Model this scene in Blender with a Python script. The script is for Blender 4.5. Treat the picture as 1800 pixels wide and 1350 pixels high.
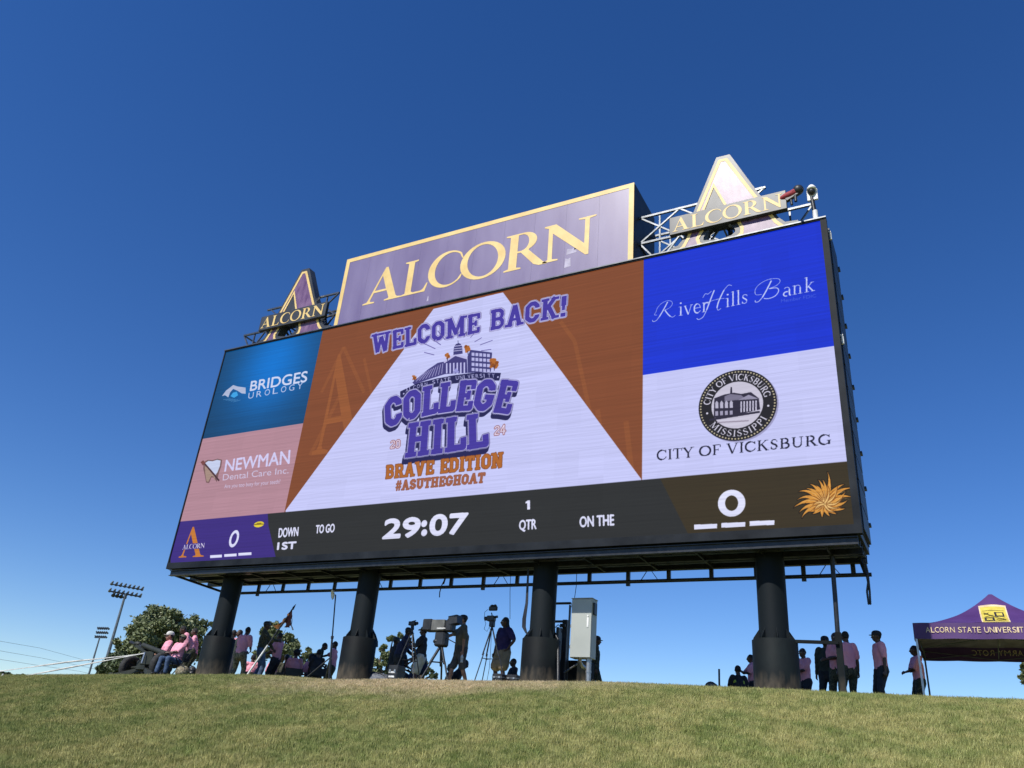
import bpy, bmesh, math, random
import numpy as np
from mathutils import Vector, Matrix
from mathutils.geometry import tessellate_polygon

S = bpy.context.scene
for o in list(bpy.data.objects): bpy.data.objects.remove(o)
COL = S.collection
rnd = random.Random(7)

# ------------------------------------------------------------------ camera
EYE = 1.6          # the photographer's eye above the flat ground at the foot of the bank
K = 0.762          # metres per survey unit
RM = np.array([[0.88115344, 0.14094148, 0.45133593],
               [0.46607618, -0.41966665, -0.77887925],
               [0.07963424, 0.89666906, -0.43548018]])
cam = bpy.data.cameras.new('camera'); camo = bpy.data.objects.new('camera', cam); COL.objects.link(camo)
cam.sensor_width = 36; cam.lens = 36 * 1389.0 / 1800; cam.clip_end = 6000; cam.clip_start = 0.1
M = Matrix([list(r) for r in RM]).to_4x4(); M.translation = (0, 0, EYE)
camo.matrix_world = M; S.camera = camo

# ------------------------------------------------------------------ daylight
SUN = Vector((-0.13, -0.66, 0.74)).normalized()
W = bpy.data.worlds.new('World'); S.world = W; W.use_nodes = True
nt = W.node_tree; bgn = nt.nodes['Background']
sky = nt.nodes.new('ShaderNodeTexSky'); sky.sky_type = 'NISHITA'; sky.sun_disc = False
sky.sun_elevation = math.asin(SUN.z); sky.sun_rotation = math.atan2(SUN.x, SUN.y)
sky.altitude = 0; sky.air_density = 0.9; sky.dust_density = 0.0; sky.ozone_density = 4.0
hs = nt.nodes.new('ShaderNodeHueSaturation'); hs.inputs['Saturation'].default_value = 1.26; hs.inputs['Hue'].default_value = .512
nt.links.new(sky.outputs[0], hs.inputs['Color'])
gm = nt.nodes.new('ShaderNodeGamma'); gm.inputs[1].default_value = 1.0
nt.links.new(hs.outputs[0], gm.inputs[0]); nt.links.new(gm.outputs[0], bgn.inputs[0])
bgn.inputs[1].default_value = 0.134
sl = bpy.data.lights.new('sun', 'SUN'); sl.energy = 4.9; sl.angle = math.radians(0.53); sl.color = (1, 0.955, 0.88)
so = bpy.data.objects.new('sun', sl); COL.objects.link(so)
so.rotation_euler = SUN.to_track_quat('Z', 'Y').to_euler(); so.location = (0, -30, 40)
S.view_settings.view_transform = 'Standard'; S.view_settings.look = 'None'
S.view_settings.exposure = 0; S.view_settings.gamma = 1; S.view_settings.use_curve_mapping = False
S.cycles.use_denoising = True
S.cycles.max_bounces = 6; S.cycles.sample_clamp_indirect = 6

# ------------------------------------------------------------------ places
def ray(x, y):
    d = RM @ np.array([x - 900., 675. - y, -1389.]); return d / np.linalg.norm(d)
def at(x, y, Y):
    """the point seen at pixel x, y of the survey picture on the plane Y metres ahead"""
    d = ray(x, y); t = Y / d[1]; return Vector((d[0] * t, Y, d[2] * t + EYE))
def far(x, y, dist):
    d = ray(x, y); h = math.hypot(d[0], d[1]); return Vector((d[0] / h * dist, d[1] / h * dist, d[2] / h * dist + EYE))
def U(x, y, z): return Vector((x * K, y * K, z * K + EYE))      # survey units -> metres

_cx = [-80, -48, -35.7, -29.8, -22.5, -20.4, -17.4, -16.3, -11.3, -8.5, -6.4, -4.2, -0.7, 1.1, 6, 20, 60]
_cz = [1.0, 1.51, 1.82, 1.98, 2.15, 2.205, 2.06, 2.19, 2.23, 2.32, 2.28, 2.27, 2.21, 2.22, 2.16, 2.0, 1.7]
def ground(X, Y):
    X = np.asarray(X, float); Y = np.asarray(Y, float)
    x = X / K; zc = 0
    for d in (-1.2, -.6, 0, .6, 1.2): zc = zc + np.interp(x + d, _cx, _cz) / 5
    zc = zc * K + EYE
    Yc = 15.7
    t = (Yc - Y) / 0.6
    sp = np.where(t > 20, t, np.log1p(np.exp(np.minimum(t, 20)))) * 0.6
    z = zc - 0.272 * sp
    z = z + 0.035 * np.sin(X * .55 + 1.3) * np.sin(Y * .8) * np.clip((Yc - Y) / 3, 0, 1)
    z = z + 0.02 * np.sin(X * 1.7 + Y * 1.1) * np.clip((Yc - Y) / 2, 0, 1)
    back = np.clip((Y - 30) / 30, 0, 1); back = back * back * (3 - 2 * back)
    z = z * (1 - back) + 0.0 * back
    side = np.clip((np.abs(X + 12) - 45) / 60, 0, 1)
    z = z * (1 - side)
    return np.where(Y < 3.5, np.minimum(np.maximum(z, 0), 0.0), np.maximum(z, 0.0))
def gz(X, Y): return float(ground(X, Y))

# ------------------------------------------------------------------ materials
def mat(name, col=(.5, .5, .5), rough=.6, metal=0, spec=.5, noise=None, scale=5., bump=0, bscale=40., coat=0, stretch=None):
    m = bpy.data.materials.new(name); m.use_nodes = True; n = m.node_tree; b = n.nodes['Principled BSDF']
    b.inputs['Base Color'].default_value = (*col, 1); b.inputs['Roughness'].default_value = rough
    b.inputs['Metallic'].default_value = metal; b.inputs['Specular IOR Level'].default_value = spec
    b.inputs['Coat Weight'].default_value = coat
    tc = n.nodes.new('ShaderNodeTexCoord'); mp = n.nodes.new('ShaderNodeMapping')
    n.links.new(tc.outputs['Object'], mp.inputs[0])
    if stretch: mp.inputs['Scale'].default_value = stretch
    if noise is None: noise = tuple(min(1, c * 1.25 + .01) for c in col), tuple(c * .75 for c in col)
    t = n.nodes.new('ShaderNodeTexNoise'); t.inputs['Scale'].default_value = scale; t.inputs['Detail'].default_value = 5
    n.links.new(mp.outputs[0], t.inputs[0])
    r = n.nodes.new('ShaderNodeValToRGB'); r.color_ramp.elements[0].position = .3; r.color_ramp.elements[1].position = .7
    r.color_ramp.elements[0].color = (*noise[1], 1); r.color_ramp.elements[1].color = (*noise[0], 1)
    n.links.new(t.outputs[0], r.inputs[0]); n.links.new(r.outputs[0], b.inputs['Base Color'])
    if bump:
        t2 = n.nodes.new('ShaderNodeTexNoise'); t2.inputs['Scale'].default_value = bscale; t2.inputs['Detail'].default_value = 4
        n.links.new(mp.outputs[0], t2.inputs[0])
        bp = n.nodes.new('ShaderNodeBump'); bp.inputs['Strength'].default_value = bump; bp.inputs['Distance'].default_value = .02
        n.links.new(t2.outputs[0], bp.inputs['Height']); n.links.new(bp.outputs[0], b.inputs['Normal'])
    return m
def camo_mat(name, cols, scale=9):
    m = mat(name, cols[0], .9); n = m.node_tree; b = n.nodes['Principled BSDF']
    tc = n.nodes.new('ShaderNodeTexCoord'); t = n.nodes.new('ShaderNodeTexNoise')
    t.inputs['Scale'].default_value = scale; t.inputs['Detail'].default_value = 2; t.inputs['Distortion'].default_value = .8
    n.links.new(tc.outputs['Object'], t.inputs[0])
    r = n.nodes.new('ShaderNodeValToRGB'); r.color_ramp.interpolation = 'CONSTANT'
    e = r.color_ramp.elements; e[0].color = (*cols[0], 1); e[0].position = 0
    e[1].color = (*cols[1], 1); e[1].position = .43
    for p, c in ((.52, cols[2]), (.6, cols[3])):
        x = e.new(p); x.color = (*c, 1)
    n.links.new(t.outputs[0], r.inputs[0]); n.links.new(r.outputs[0], b.inputs['Base Color'])
    return m
MT = {}
MT['frame'] = mat('dark_frame_paint', (.008, .011, .016), .6, spec=.15, scale=2)
MT['clad'] = mat('dark_cladding', (.012, .016, .026), .5, scale=2)
MT['column'] = mat('dark_column_paint', (.011, .013, .014), .6, spec=.16, scale=1.2, bump=.15, bscale=6, noise=((.011, .015, .018), (.006, .009, .011)), stretch=(1, 1, .25))
MT['dusty'] = mat('column_sleeve_paint', (.03, .035, .038), .62, scale=1.5, spec=.10, noise=((.011, .016, .017), (.007, .008, .009)), bump=.2, bscale=8)
def dust(m):
    """splashed dry soil with a ragged upper edge"""
    n = m.node_tree; b = n.nodes['Principled BSDF']; src = b.inputs['Base Color'].links[0].from_socket
    tc = n.nodes.new('ShaderNodeTexCoord'); sp = n.nodes.new('ShaderNodeSeparateXYZ'); n.links.new(tc.outputs['Object'], sp.inputs[0])
    mr = n.nodes.new('ShaderNodeMapRange'); mr.inputs[1].default_value = .62; mr.inputs[2].default_value = -.05; n.links.new(sp.outputs[2], mr.inputs[0])
    t = n.nodes.new('ShaderNodeTexNoise'); t.inputs['Scale'].default_value = 9; t.inputs['Detail'].default_value = 7; mp = n.nodes.new('ShaderNodeMapping'); mp.inputs['Scale'].default_value = (1, 1, .35)
    n.links.new(tc.outputs['Object'], mp.inputs[0]); n.links.new(mp.outputs[0], t.inputs[0])
    mu = n.nodes.new('ShaderNodeMath'); mu.operation = 'MULTIPLY'; n.links.new(mr.outputs[0], mu.inputs[0]); n.links.new(t.outputs[0], mu.inputs[1])
    r = n.nodes.new('ShaderNodeValToRGB'); r.color_ramp.elements[0].position = .16; r.color_ramp.elements[1].position = .52; r.color_ramp.elements[1].color = (.75, .75, .75, 1); n.links.new(mu.outputs[0], r.inputs[0])
    mx = n.nodes.new('ShaderNodeMix'); mx.data_type = 'RGBA'; n.links.new(r.outputs[0], mx.inputs[0]); n.links.new(src, mx.inputs[6]); mx.inputs[7].default_value = (.13, .105, .075, 1); n.links.new(mx.outputs[2], b.inputs['Base Color'])
dust(MT['dusty'])
MT['galv'] = mat('truss_paint', (.10, .11, .125), .36, metal=.55, scale=6, noise=((.15, .16, .175), (.07, .08, .09)))
MT['signgrey'] = mat('sign_grey_paint', (.05, .052, .055), .42, metal=.2, scale=2.2, noise=((.07, .073, .075), (.03, .031, .034)), stretch=(1, 1, .4), coat=.12)
MT['gold'] = mat('pale_gold_vinyl', (.78, .55, .20), .5, scale=3, noise=((.82, .60, .24), (.70, .48, .17)))
MT['plum'] = mat('purple_vinyl', (.16, .075, .17), .36, scale=5, noise=((.24, .14, .24), (.10, .04, .12)), stretch=(1, 1, .45), coat=.15, bump=.12, bscale=5)
MT['cabinet'] = mat('grey_enamel', (.42, .44, .40), .45, scale=1.5, noise=((.45, .47, .43), (.39, .41, .37)))
MT['steel'] = mat('galvanised_steel', (.40, .41, .42), .35, metal=.7, scale=8)
MT['white'] = mat('white_plastic', (.75, .75, .73), .5, scale=4)
MT['black'] = mat('black_plastic', (.016, .017, .02), .45, scale=8)
MT['blackm'] = mat('black_metal', (.02, .022, .026), .4, metal=.3, scale=8)
MT['greycase'] = mat('grey_camera_case', (.12, .12, .11), .5, scale=8)
MT['rubber'] = mat('tyre_rubber', (.022, .022, .022), .85, scale=12, bump=.4, bscale=30)
MT['olive'] = mat('olive_drab_paint', (.014, .017, .010), .6, scale=4)
MT['pink'] = mat('pink_shirt', (.85, .35, .45), .92, scale=7, bump=.4, bscale=14, noise=((.88, .39, .49), (.80, .31, .40)))
MT['jeans'] = mat('blue_denim', (.045, .085, .17), .9, scale=9, noise=((.075, .125, .23), (.03, .055, .11)), bump=.3)
MT['dark'] = mat('dark_trousers', (.018, .020, .03), .9, scale=7, bump=.3)
MT['navy'] = mat('navy_cloth', (.02, .025, .075), .9, scale=7, bump=.3)
MT['purple'] = mat('shade_dimmed_purple_cloth', (.022, .014, .09), .9, scale=7, bump=.3)  # purple dimmed so the colour itself carries the scoreboard's shade on this shirt
MT['khaki'] = mat('khaki_cloth', (.25, .19, .11), .9, scale=8, bump=.3)
MT['greyshirt'] = mat('grey_brown_shirt', (.13, .12, .085), .9, scale=6, bump=.3)
MT['greyshorts'] = mat('dark_grey_shorts', (.06, .062, .07), .9, scale=6, bump=.3)
MT['pale'] = mat('pale_cloth', (.55, .54, .50), .9, scale=6, bump=.3)
MT['lilac'] = mat('lilac_cloth', (.42, .40, .62), .9, scale=6, bump=.3)
MT['vest'] = mat('yellow_vest_cloth', (.50, .60, .06), .7, scale=6)
MT['jacket'] = mat('dark_green_jacket', (.025, .035, .03), .9, scale=6, bump=.3)
MT['camod'] = camo_mat('dark_camouflage', [(.03, .035, .02), (.07, .07, .045), (.02, .022, .018), (.10, .095, .06)])
MT['camol'] = camo_mat('pale_camouflage', [(.16, .13, .085), (.27, .23, .15), (.09, .085, .05), (.33, .29, .2)])
MT['skin'] = mat('dark_brown_skin', (.075, .035, .022), .5, scale=14)
MT['skin2'] = mat('tanned_skin', (.33, .17, .11), .55, scale=14)
MT['hair'] = mat('black_hair', (.009, .008, .008), .75, scale=30, bump=.8, bscale=60)
MT['eye'] = mat('eye_white', (.5, .48, .45), .3)
MT['lip'] = mat('lips', (.12, .04, .035), .5)
MT['capc'] = camo_mat('cap_camouflage', [(.10, .09, .06), (.2, .17, .12), (.06, .06, .04), (.26, .23, .17)], 20)
MT['tent'] = mat('purple_canopy_cloth', (.075, .028, .14), .55, scale=2, bump=.25, bscale=3, noise=((.09, .036, .17), (.06, .02, .115)))
MT['tentin'] = mat('canopy_lining', (.36, .30, .34), .8, scale=4)
MT['flagc'] = mat('flag_orange_brown', (.16, .07, .02), .95, spec=.1, scale=6)
MT['flagd'] = mat('flag_maroon', (.014, .005, .008), .95, spec=.05, scale=6)
MT['rope'] = mat('white_tape', (.5, .5, .46), .6, scale=6)
MT['bottle'] = mat('clear_bottle', (.55, .62, .68), .12, scale=6)
MT['red'] = mat('red_cloth', (.35, .03, .04), .7, scale=6)
MT['bark'] = mat('bark', (.09, .065, .045), .9, scale=10, bump=.6)
MT['pole'] = mat('lamp_pole_steel', (.12, .14, .16), .5, metal=.3, scale=3)
MT['tarp'] = mat('grey_tarp', (.10, .11, .13), .6, scale=5, bump=.5, bscale=6)

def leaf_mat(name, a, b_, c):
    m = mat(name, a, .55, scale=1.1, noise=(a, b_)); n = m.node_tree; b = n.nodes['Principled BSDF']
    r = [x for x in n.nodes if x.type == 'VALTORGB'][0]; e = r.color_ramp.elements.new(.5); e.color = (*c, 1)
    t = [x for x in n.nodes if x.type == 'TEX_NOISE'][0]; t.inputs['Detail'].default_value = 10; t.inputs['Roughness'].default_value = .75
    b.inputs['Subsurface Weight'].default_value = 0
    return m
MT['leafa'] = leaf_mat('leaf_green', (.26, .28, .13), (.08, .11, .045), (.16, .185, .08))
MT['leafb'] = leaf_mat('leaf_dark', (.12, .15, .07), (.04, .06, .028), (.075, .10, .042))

# ------------------------------------------------------------------ mesh tools
class MB:
    def __init__(s): s.v = []; s.f = []; s.mi = []; s.cur = 0; s.smooth = []
    def add(s, vs, fs, smooth=False):
        o = len(s.v); s.v += [Vector(a) for a in vs]
        for f in fs: s.f.append([i + o for i in f]); s.mi.append(s.cur); s.smooth.append(smooth)
    def box(s, a, b):
        x0, x1 = sorted((a[0], b[0])); y0, y1 = sorted((a[1], b[1])); z0, z1 = sorted((a[2], b[2]))
        s.add([(x0, y0, z0), (x1, y0, z0), (x1, y1, z0), (x0, y1, z0), (x0, y0, z1), (x1, y0, z1), (x1, y1, z1), (x0, y1, z1)],
              [(0, 3, 2, 1), (4, 5, 6, 7), (0, 1, 5, 4), (1, 2, 6, 5), (2, 3, 7, 6), (3, 0, 4, 7)])
    def bbox(s, a, b, c=.01):
        """box with chamfered vertical and horizontal edges"""
        bm = bmesh.new(); bmesh.ops.create_cube(bm, size=1)
        x0, x1 = sorted((a[0], b[0])); y0, y1 = sorted((a[1], b[1])); z0, z1 = sorted((a[2], b[2]))
        for v in bm.verts: v.co = Vector(((x0 + x1) / 2 + v.co.x * (x1 - x0), (y0 + y1) / 2 + v.co.y * (y1 - y0), (z0 + z1) / 2 + v.co.z * (z1 - z0)))
        bmesh.ops.bevel(bm, geom=bm.edges[:], offset=c, segments=1, affect='EDGES')
        bm.verts.index_update(); s.add([v.co.copy() for v in bm.verts], [[v.index for v in f.verts] for f in bm.faces]); bm.free()
    def cyl(s, a, b, r0, r1=None, n=12, cap=True, sm=True):
        a = Vector(a); b = Vector(b); r1 = r0 if r1 is None else r1
        d = (b - a).normalized(); q = d.to_track_quat('Z', 'Y').to_matrix(); vs = []
        for p, r in ((a, r0), (b, r1)):
            for i in range(n):
                t = 2 * math.pi * i / n; vs.append(p + q @ Vector((math.cos(t) * r, math.sin(t) * r, 0)))
        s.add(vs, [(i, (i + 1) % n, n + (i + 1) % n, n + i) for i in range(n)], sm)
        if cap: s.add(vs[:n], [list(range(n))[::-1]]); s.add(vs[n:], [list(range(n))])
    def bar(s, a, b, w, h=None):
        """square section bar"""
        a = Vector(a); b = Vector(b); h = h or w; d = (b - a).normalized()
        up = Vector((0, 0, 1)) if abs(d.z) < .95 else Vector((0, 1, 0))
        sx = d.cross(up).normalized(); sz = sx.cross(d)
        vs = []
        for p in (a, b):
            for i, j in ((-1, -1), (1, -1), (1, 1), (-1, 1)): vs.append(p + sx * i * w / 2 + sz * j * h / 2)
        s.add(vs, [(0, 3, 2, 1), (4, 5, 6, 7), (0, 1, 5, 4), (1, 2, 6, 5), (2, 3, 7, 6), (3, 0, 4, 7)])
    def tube(s, pts, r, n=8):
        pts = [Vector(p) for p in pts]; rings = []
        rr = r if isinstance(r, (list, tuple)) else [r] * len(pts); px = None
        for i, p in enumerate(pts):
            d = (pts[min(i + 1, len(pts) - 1)] - pts[max(i - 1, 0)]).normalized()
            if px is None: px = d.orthogonal().normalized()
            px = (px - d * px.dot(d)).normalized(); py = d.cross(px)
            rings.append([p + (px * math.cos(t) + py * math.sin(t)) * rr[i] for t in [2 * math.pi * k / n for k in range(n)]])
        vs = [v for g in rings for v in g]; fs = []
        for i in range(len(pts) - 1):
            for k in range(n): fs.append((i * n + k, i * n + (k + 1) % n, (i + 1) * n + (k + 1) % n, (i + 1) * n + k))
        s.add(vs, fs, True); s.add(rings[0], [list(range(n))[::-1]]); s.add(rings[-1], [list(range(n))])
    def lathe(s, c, prof, n=24, axis='Z'):
        c = Vector(c); vs = []
        for r, z in prof:
            for i in range(n):
                t = 2 * math.pi * i / n
                p = Vector((r * math.cos(t), r * math.sin(t), z))
                if axis == 'Y': p = Vector((p.x, p.z, p.y))
                if axis == 'X': p = Vector((p.z, p.x, p.y))
                vs.append(c + p)
        m = len(prof)
        s.add(vs, [(i * n + k, i * n + (k + 1) % n, (i + 1) * n + (k + 1) % n, (i + 1) * n + k) for i in range(m - 1) for k in range(n)], True)
        s.add(vs[:n], [list(range(n))[::-1]]); s.add(vs[-n:], [list(range(n))])
    def ell(s, c, r, n=12, m=8, rot=None):
        c = Vector(c); vs = []
        for j in range(m + 1):
            ph = math.pi * j / m
            for i in range(n):
                t = 2 * math.pi * i / n; p = Vector((r[0] * math.sin(ph) * math.cos(t), r[1] * math.sin(ph) * math.sin(t), r[2] * math.cos(ph)))
                if rot is not None: p = rot @ p
                vs.append(c + p)
        s.add(vs, [(j * n + i, (j + 1) * n + i, (j + 1) * n + (i + 1) % n, j * n + (i + 1) % n) for j in range(m) for i in range(n)], True)
    def plate(s, loops, o, ux, uz, thick=0.0):
        """flat shape with holes, front face towards ux x uz reversed; optional depth behind it"""
        o = Vector(o); ux = Vector(ux); uz = Vector(uz); nrm = ux.cross(uz)
        L = [[Vector((p[0], p[1], 0)) for p in l] for l in loops]
        tri = tessellate_polygon(L); flat = [p for l in L for p in l]
        P = [o + ux * p.x + uz * p.y for p in flat]
        fs = []
        for t in tri:
            a, b, c = [flat[i] for i in t]
            ar = (b.x - a.x) * (c.y - a.y) - (b.y - a.y) * (c.x - a.x)
            if abs(ar) < 1e-12: continue
            fs.append(tuple(t) if ar > 0 else tuple(reversed(t)))
        s.add(P, fs)
        if thick:
            B = [p - nrm * thick for p in P]; s.add(B, [tuple(reversed(f)) for f in fs]); k = 0
            for l in L:
                n = len(l); vs = P[k:k + n] + B[k:k + n]
                s.add(vs, [(i, (i + 1) % n, n + (i + 1) % n, n + i) for i in range(n)]); k += n
    def build(s, name, m, parent=None, world=True):
        me = bpy.data.meshes.new(name)
        off = Vector((0, 0, 0))
        if parent is not None and world:
            p = parent
            while p is not None: off += p.location; p = p.parent
        me.from_pydata([tuple(v - off) for v in s.v], [], s.f)
        ms = m if isinstance(m, (list, tuple)) else [m]
        for x in ms: me.materials.append(MT[x] if isinstance(x, str) else x)
        me.polygons.foreach_set('material_index', s.mi); me.polygons.foreach_set('use_smooth', s.smooth)
        me.update()
        o = bpy.data.objects.new(name, me); COL.objects.link(o)
        if parent is not None: o.parent = parent
        return o
def thing(name, label, cat, loc=(0, 0, 0), rz=0, group=None):
    o = bpy.data.objects.new(name, None); COL.objects.link(o); o.location = loc; o.rotation_euler = (0, 0, rz)
    o.empty_display_size = .3
    return tag(o, label, cat, group)
def tag(o, label, cat, group=None):
    o['label'] = label; o['category'] = cat
    if group: o['group'] = group
    return o
def struct(o): o['kind'] = 'structure'; return o
def stuff(o, label=None, cat=None):
    o['kind'] = 'stuff'
    if label: o['label'] = label
    if cat: o['category'] = cat
    return o
def inset(loop, d):
    n = len(loop); out = []
    ar = sum(loop[i][0] * loop[(i + 1) % n][1] - loop[(i + 1) % n][0] * loop[i][1] for i in range(n))
    sg = 1 if ar > 0 else -1
    for i in range(n):
        p0 = Vector(loop[i - 1]); p = Vector(loop[i]); p1 = Vector(loop[(i + 1) % n])
        a = (p - p0).normalized(); b = (p1 - p).normalized()
        na = Vector((-a.y, a.x)) * sg; nb = Vector((-b.y, b.x)) * sg
        m = (na + nb); m = m / max(.35, m.length_squared / 2) if m.length > 1e-6 else na
        out.append(tuple(p + m * d))
    return out
# ------------------------------------------------------------------ letter shapes
def arc(cx, cy, rx, ry, a0, a1, n=14, rot=0):
    o = []
    for i in range(n + 1):
        t = math.radians(a0 + (a1 - a0) * i / n); x = rx * math.cos(t); y = ry * math.sin(t)
        c, s_ = math.cos(rot), math.sin(rot); o.append((cx + x * c - y * s_, cy + x * s_ + y * c))
    return o
ROMAN = {   # outlines of the carved-looking capitals: (width, loops)
 'A': (.97, [[(0, 0), (.30, 0), (.30, .035), (.19, .055), (.18, .09), (.25, .30), (.575, .30), (.655, .08), (.64, .05), (.55, .035), (.55, 0), (.97, 0), (.97, .035), (.87, .055), (.83, .10), (.52, 1.02), (.46, 1.02), (.13, .12), (.09, .055), (0, .035)],
             [(.27, .36), (.55, .36), (.415, .78)]]),
 'L': (.72, [[(0, 0), (.66, 0), (.72, .24), (.685, .24), (.61, .09), (.54, .05), (.32, .05), (.27, .09), (.27, .94), (.37, .965), (.37, 1), (0, 1), (0, .965), (.10, .94), (.10, .06), (0, .035)]]),
 'C': (.88, [arc(.50, .5, .50, .52, 48, 318, 26) + [(.905, .26), (.87, .26), (.80, .14)] + arc(.56, .5, .38, .46, 308, 52, 24) + [(.86, .72), (.895, .72)]]),
 'O': (1.02, [arc(.51, .5, .51, .52, 0, 352, 32), arc(.51, .5, .345, .455, 0, 352, 32, .12)]),
 'R': (.92, [[(0, 0), (.38, 0), (.38, .035), (.28, .06), (.28, .45), (.36, .45), (.66, .05), (.78, -.01), (.95, -.01), (.95, .025), (.87, .06), (.53, .48)] + arc(.40, .74, .30, .26, -62, 90, 12) + [(0, 1), (0, .965), (.10, .94), (.10, .06), (0, .035)],
             [(.28, .50), (.37, .50)] + arc(.37, .73, .155, .225, -85, 90, 10) + [(.28, .955)]]),
 'N': (1.05, [[(0, 0), (.31, 0), (.31, .035), (.19, .06), (.18, .76), (.86, -.02), (.92, -.02), (.92, .94), (1.05, .965), (1.05, 1), (.70, 1), (.70, .965), (.83, .94), (.83, .29), (.24, 1), (0, 1), (0, .965), (.09, .92), (.10, .06), (0, .035)]]),
}
# stroke letters.  thick / thin strokes as (weight, points)
def _o(x0, x1, y0, y1, c, close=True):
    p = [(x0 + c, y0), (x1 - c, y0), (x1, y0 + c), (x1, y1 - c), (x1 - c, y1), (x0 + c, y1), (x0, y1 - c), (x0, y0 + c)]
    return p + [p[0]] if close else p
BK = {}     # slab block capitals, thick strokes 1, slabs .6
def _slab(*xs):
    return [(.62, [(x - .17, y), (x + .17, y)]) for x, y in xs]
_a, _b = .13, .87; L_, R_ = .16, .56
BK['I'] = (.44, [(1, [(.22, 0), (.22, 1)])] + _slab((.22, .065), (.22, .935)))
BK['L'] = (.66, [(1, [(.2, 0), (.2, 1)]), (.8, [(.1, .09), (.58, .09), (.58, .36)])] + _slab((.2, .935), (.2, .065)))
BK['E'] = (.68, [(1, [(.2, 0), (.2, 1)]), (.75, [(.08, .085), (.59, .085), (.59, .30)]), (.75, [(.08, .915), (.59, .915), (.59, .70)]), (.6, [(.2, .5), (.46, .5)]), (.6, [(.46, .36), (.46, .64)])])
BK['F'] = BK['E']
BK['H'] = (.80, [(1, [(.2, 0), (.2, 1)]), (1, [(.6, 0), (.6, 1)]), (.7, [(.2, .5), (.6, .5)])] + _slab((.2, .065), (.2, .935), (.6, .065), (.6, .935)))
BK['C'] = (.72, [(1, [(.58, .34), (.58, .25), (.45, .11), (.30, .11), (.15, .25), (.15, .75), (.30, .89), (.45, .89), (.58, .75), (.58, .66)])])
BK['G'] = (.76, [(1, [(.60, .66), (.60, .75), (.46, .89), (.30, .89), (.15, .75), (.15, .25), (.30, .11), (.44, .11), (.60, .25), (.60, .44)]), (.7, [(.40, .44), (.72, .44)])])
BK['O'] = (.74, [(1, _o(.15, .59, .11, .89, .14))])
BK['W'] = (1.06, [(1, [(.18, 1), (.32, 0)]), (.9, [(.32, 0), (.53, .8)]), (1, [(.53, .8), (.74, 0)]), (.9, [(.74, 0), (.88, 1)])] + _slab((.18, .935), (.53, .935), (.88, .935)))
BK['M'] = (1.0, [(1, [(.2, 0), (.2, 1)]), (1, [(.8, 0), (.8, 1)]), (.9, [(.2, 1), (.5, .2), (.8, 1)])] + _slab((.2, .065), (.8, .065), (.13, .935), (.87, .935)))
BK['N'] = (.84, [(1, [(.2, 0), (.2, 1)]), (1, [(.64, 0), (.64, 1)]), (1, [(.2, 1), (.64, 0)])] + _slab((.2, .065), (.14, .935), (.64, .935)))
BK['B'] = (.74, [(1, [(.2, 0), (.2, 1)]), (.85, [(.06, .09), (.48, .09), (.60, .2), (.60, .38), (.50, .5), (.2, .5)]), (.85, [(.06, .91), (.47, .91), (.58, .8), (.58, .62), (.50, .5)])])
BK['D'] = (.76, [(1, [(.2, 0), (.2, 1)]), (.9, [(.06, .1), (.46, .1), (.62, .25), (.62, .75), (.46, .9), (.06, .9)])])
BK['R'] = (.78, [(1, [(.2, 0), (.2, 1)]), (.85, [(.06, .91), (.47, .91), (.60, .8), (.60, .58), (.48, .46), (.2, .46)]), (1, [(.48, .46), (.62, .05)])] + _slab((.2, .065), (.64, .065)))
BK['A'] = (.84, [(1, [(.18, 0), (.42, 1)]), (1, [(.66, 0), (.42, 1)]), (.6, [(.28, .32), (.56, .32)])] + _slab((.16, .065), (.68, .065)))
BK['V'] = (.82, [(1, [(.18, 1), (.41, 0)]), (1, [(.64, 1), (.41, 0)])] + _slab((.17, .935), (.65, .935)))
BK['K'] = (.82, [(1, [(.2, 0), (.2, 1)]), (.95, [(.62, 1), (.26, .48)]), (.95, [(.36, .58), (.64, 0)])] + _slab((.2, .065), (.2, .935), (.62, .935), (.66, .065)))
BK['T'] = (.70, [(1, [(.35, 0), (.35, 1)]), (.75, [(.09, .68), (.09, .915), (.61, .915), (.61, .68)])] + _slab((.35, .065)))
BK['U'] = (.80, [(1, [(.2, 1), (.2, .25), (.32, .11), (.48, .11), (.6, .25), (.6, 1)])] + _slab((.2, .935), (.6, .935)))
BK['S'] = (.70, [(1, [(.56, .68), (.56, .78), (.44, .89), (.27, .89), (.15, .78), (.15, .63), (.27, .53), (.44, .47), (.56, .37), (.56, .22), (.44, .11), (.27, .11), (.15, .22), (.15, .33)])])
BK['!'] = (.36, [(1.1, [(.18, .95), (.18, .5)]), (.7, [(.18, .5), (.18, .3)]), (1.1, [(.18, 0), (.18, .18)])])
BK['#'] = (.66, [(.6, [(.18, 0), (.28, 1)]), (.6, [(.42, 0), (.52, 1)]), (.5, [(.05, .33), (.60, .33)]), (.5, [(.08, .67), (.63, .67)])])
BK['2'] = (.62, [(.8, [(.12, .72), (.12, .8), (.22, .9), (.42, .9), (.52, .8), (.52, .62), (.12, .2), (.12, .1), (.54, .1)])])
BK['0'] = (.64, [(.8, _o(.12, .52, .1, .9, .1))])
BK['4'] = (.64, [(.8, [(.42, 0), (.42, 1), (.08, .35), (.6, .35)])])
BK[' '] = (.42, [])
SF = {}     # bookish serif
def _sf(*xs): return [(.3, [(x - .13, y), (x + .13, y)]) for x, y in xs]
def _e(cx, cy, rx, ry, a0, a1, n=12): return arc(cx, cy, rx, ry, a0, a1, n)
SF['C'] = (.80, [(1, _e(.42, .5, .34, .46, 90, 270)), (.45, _e(.42, .5, .34, .46, 270, 320, 4)), (.45, _e(.42, .5, .34, .46, 40, 90, 4)), (.4, [(.70, .70), (.70, .97)]), (.4, [(.69, .20), (.73, .32)])])
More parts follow.
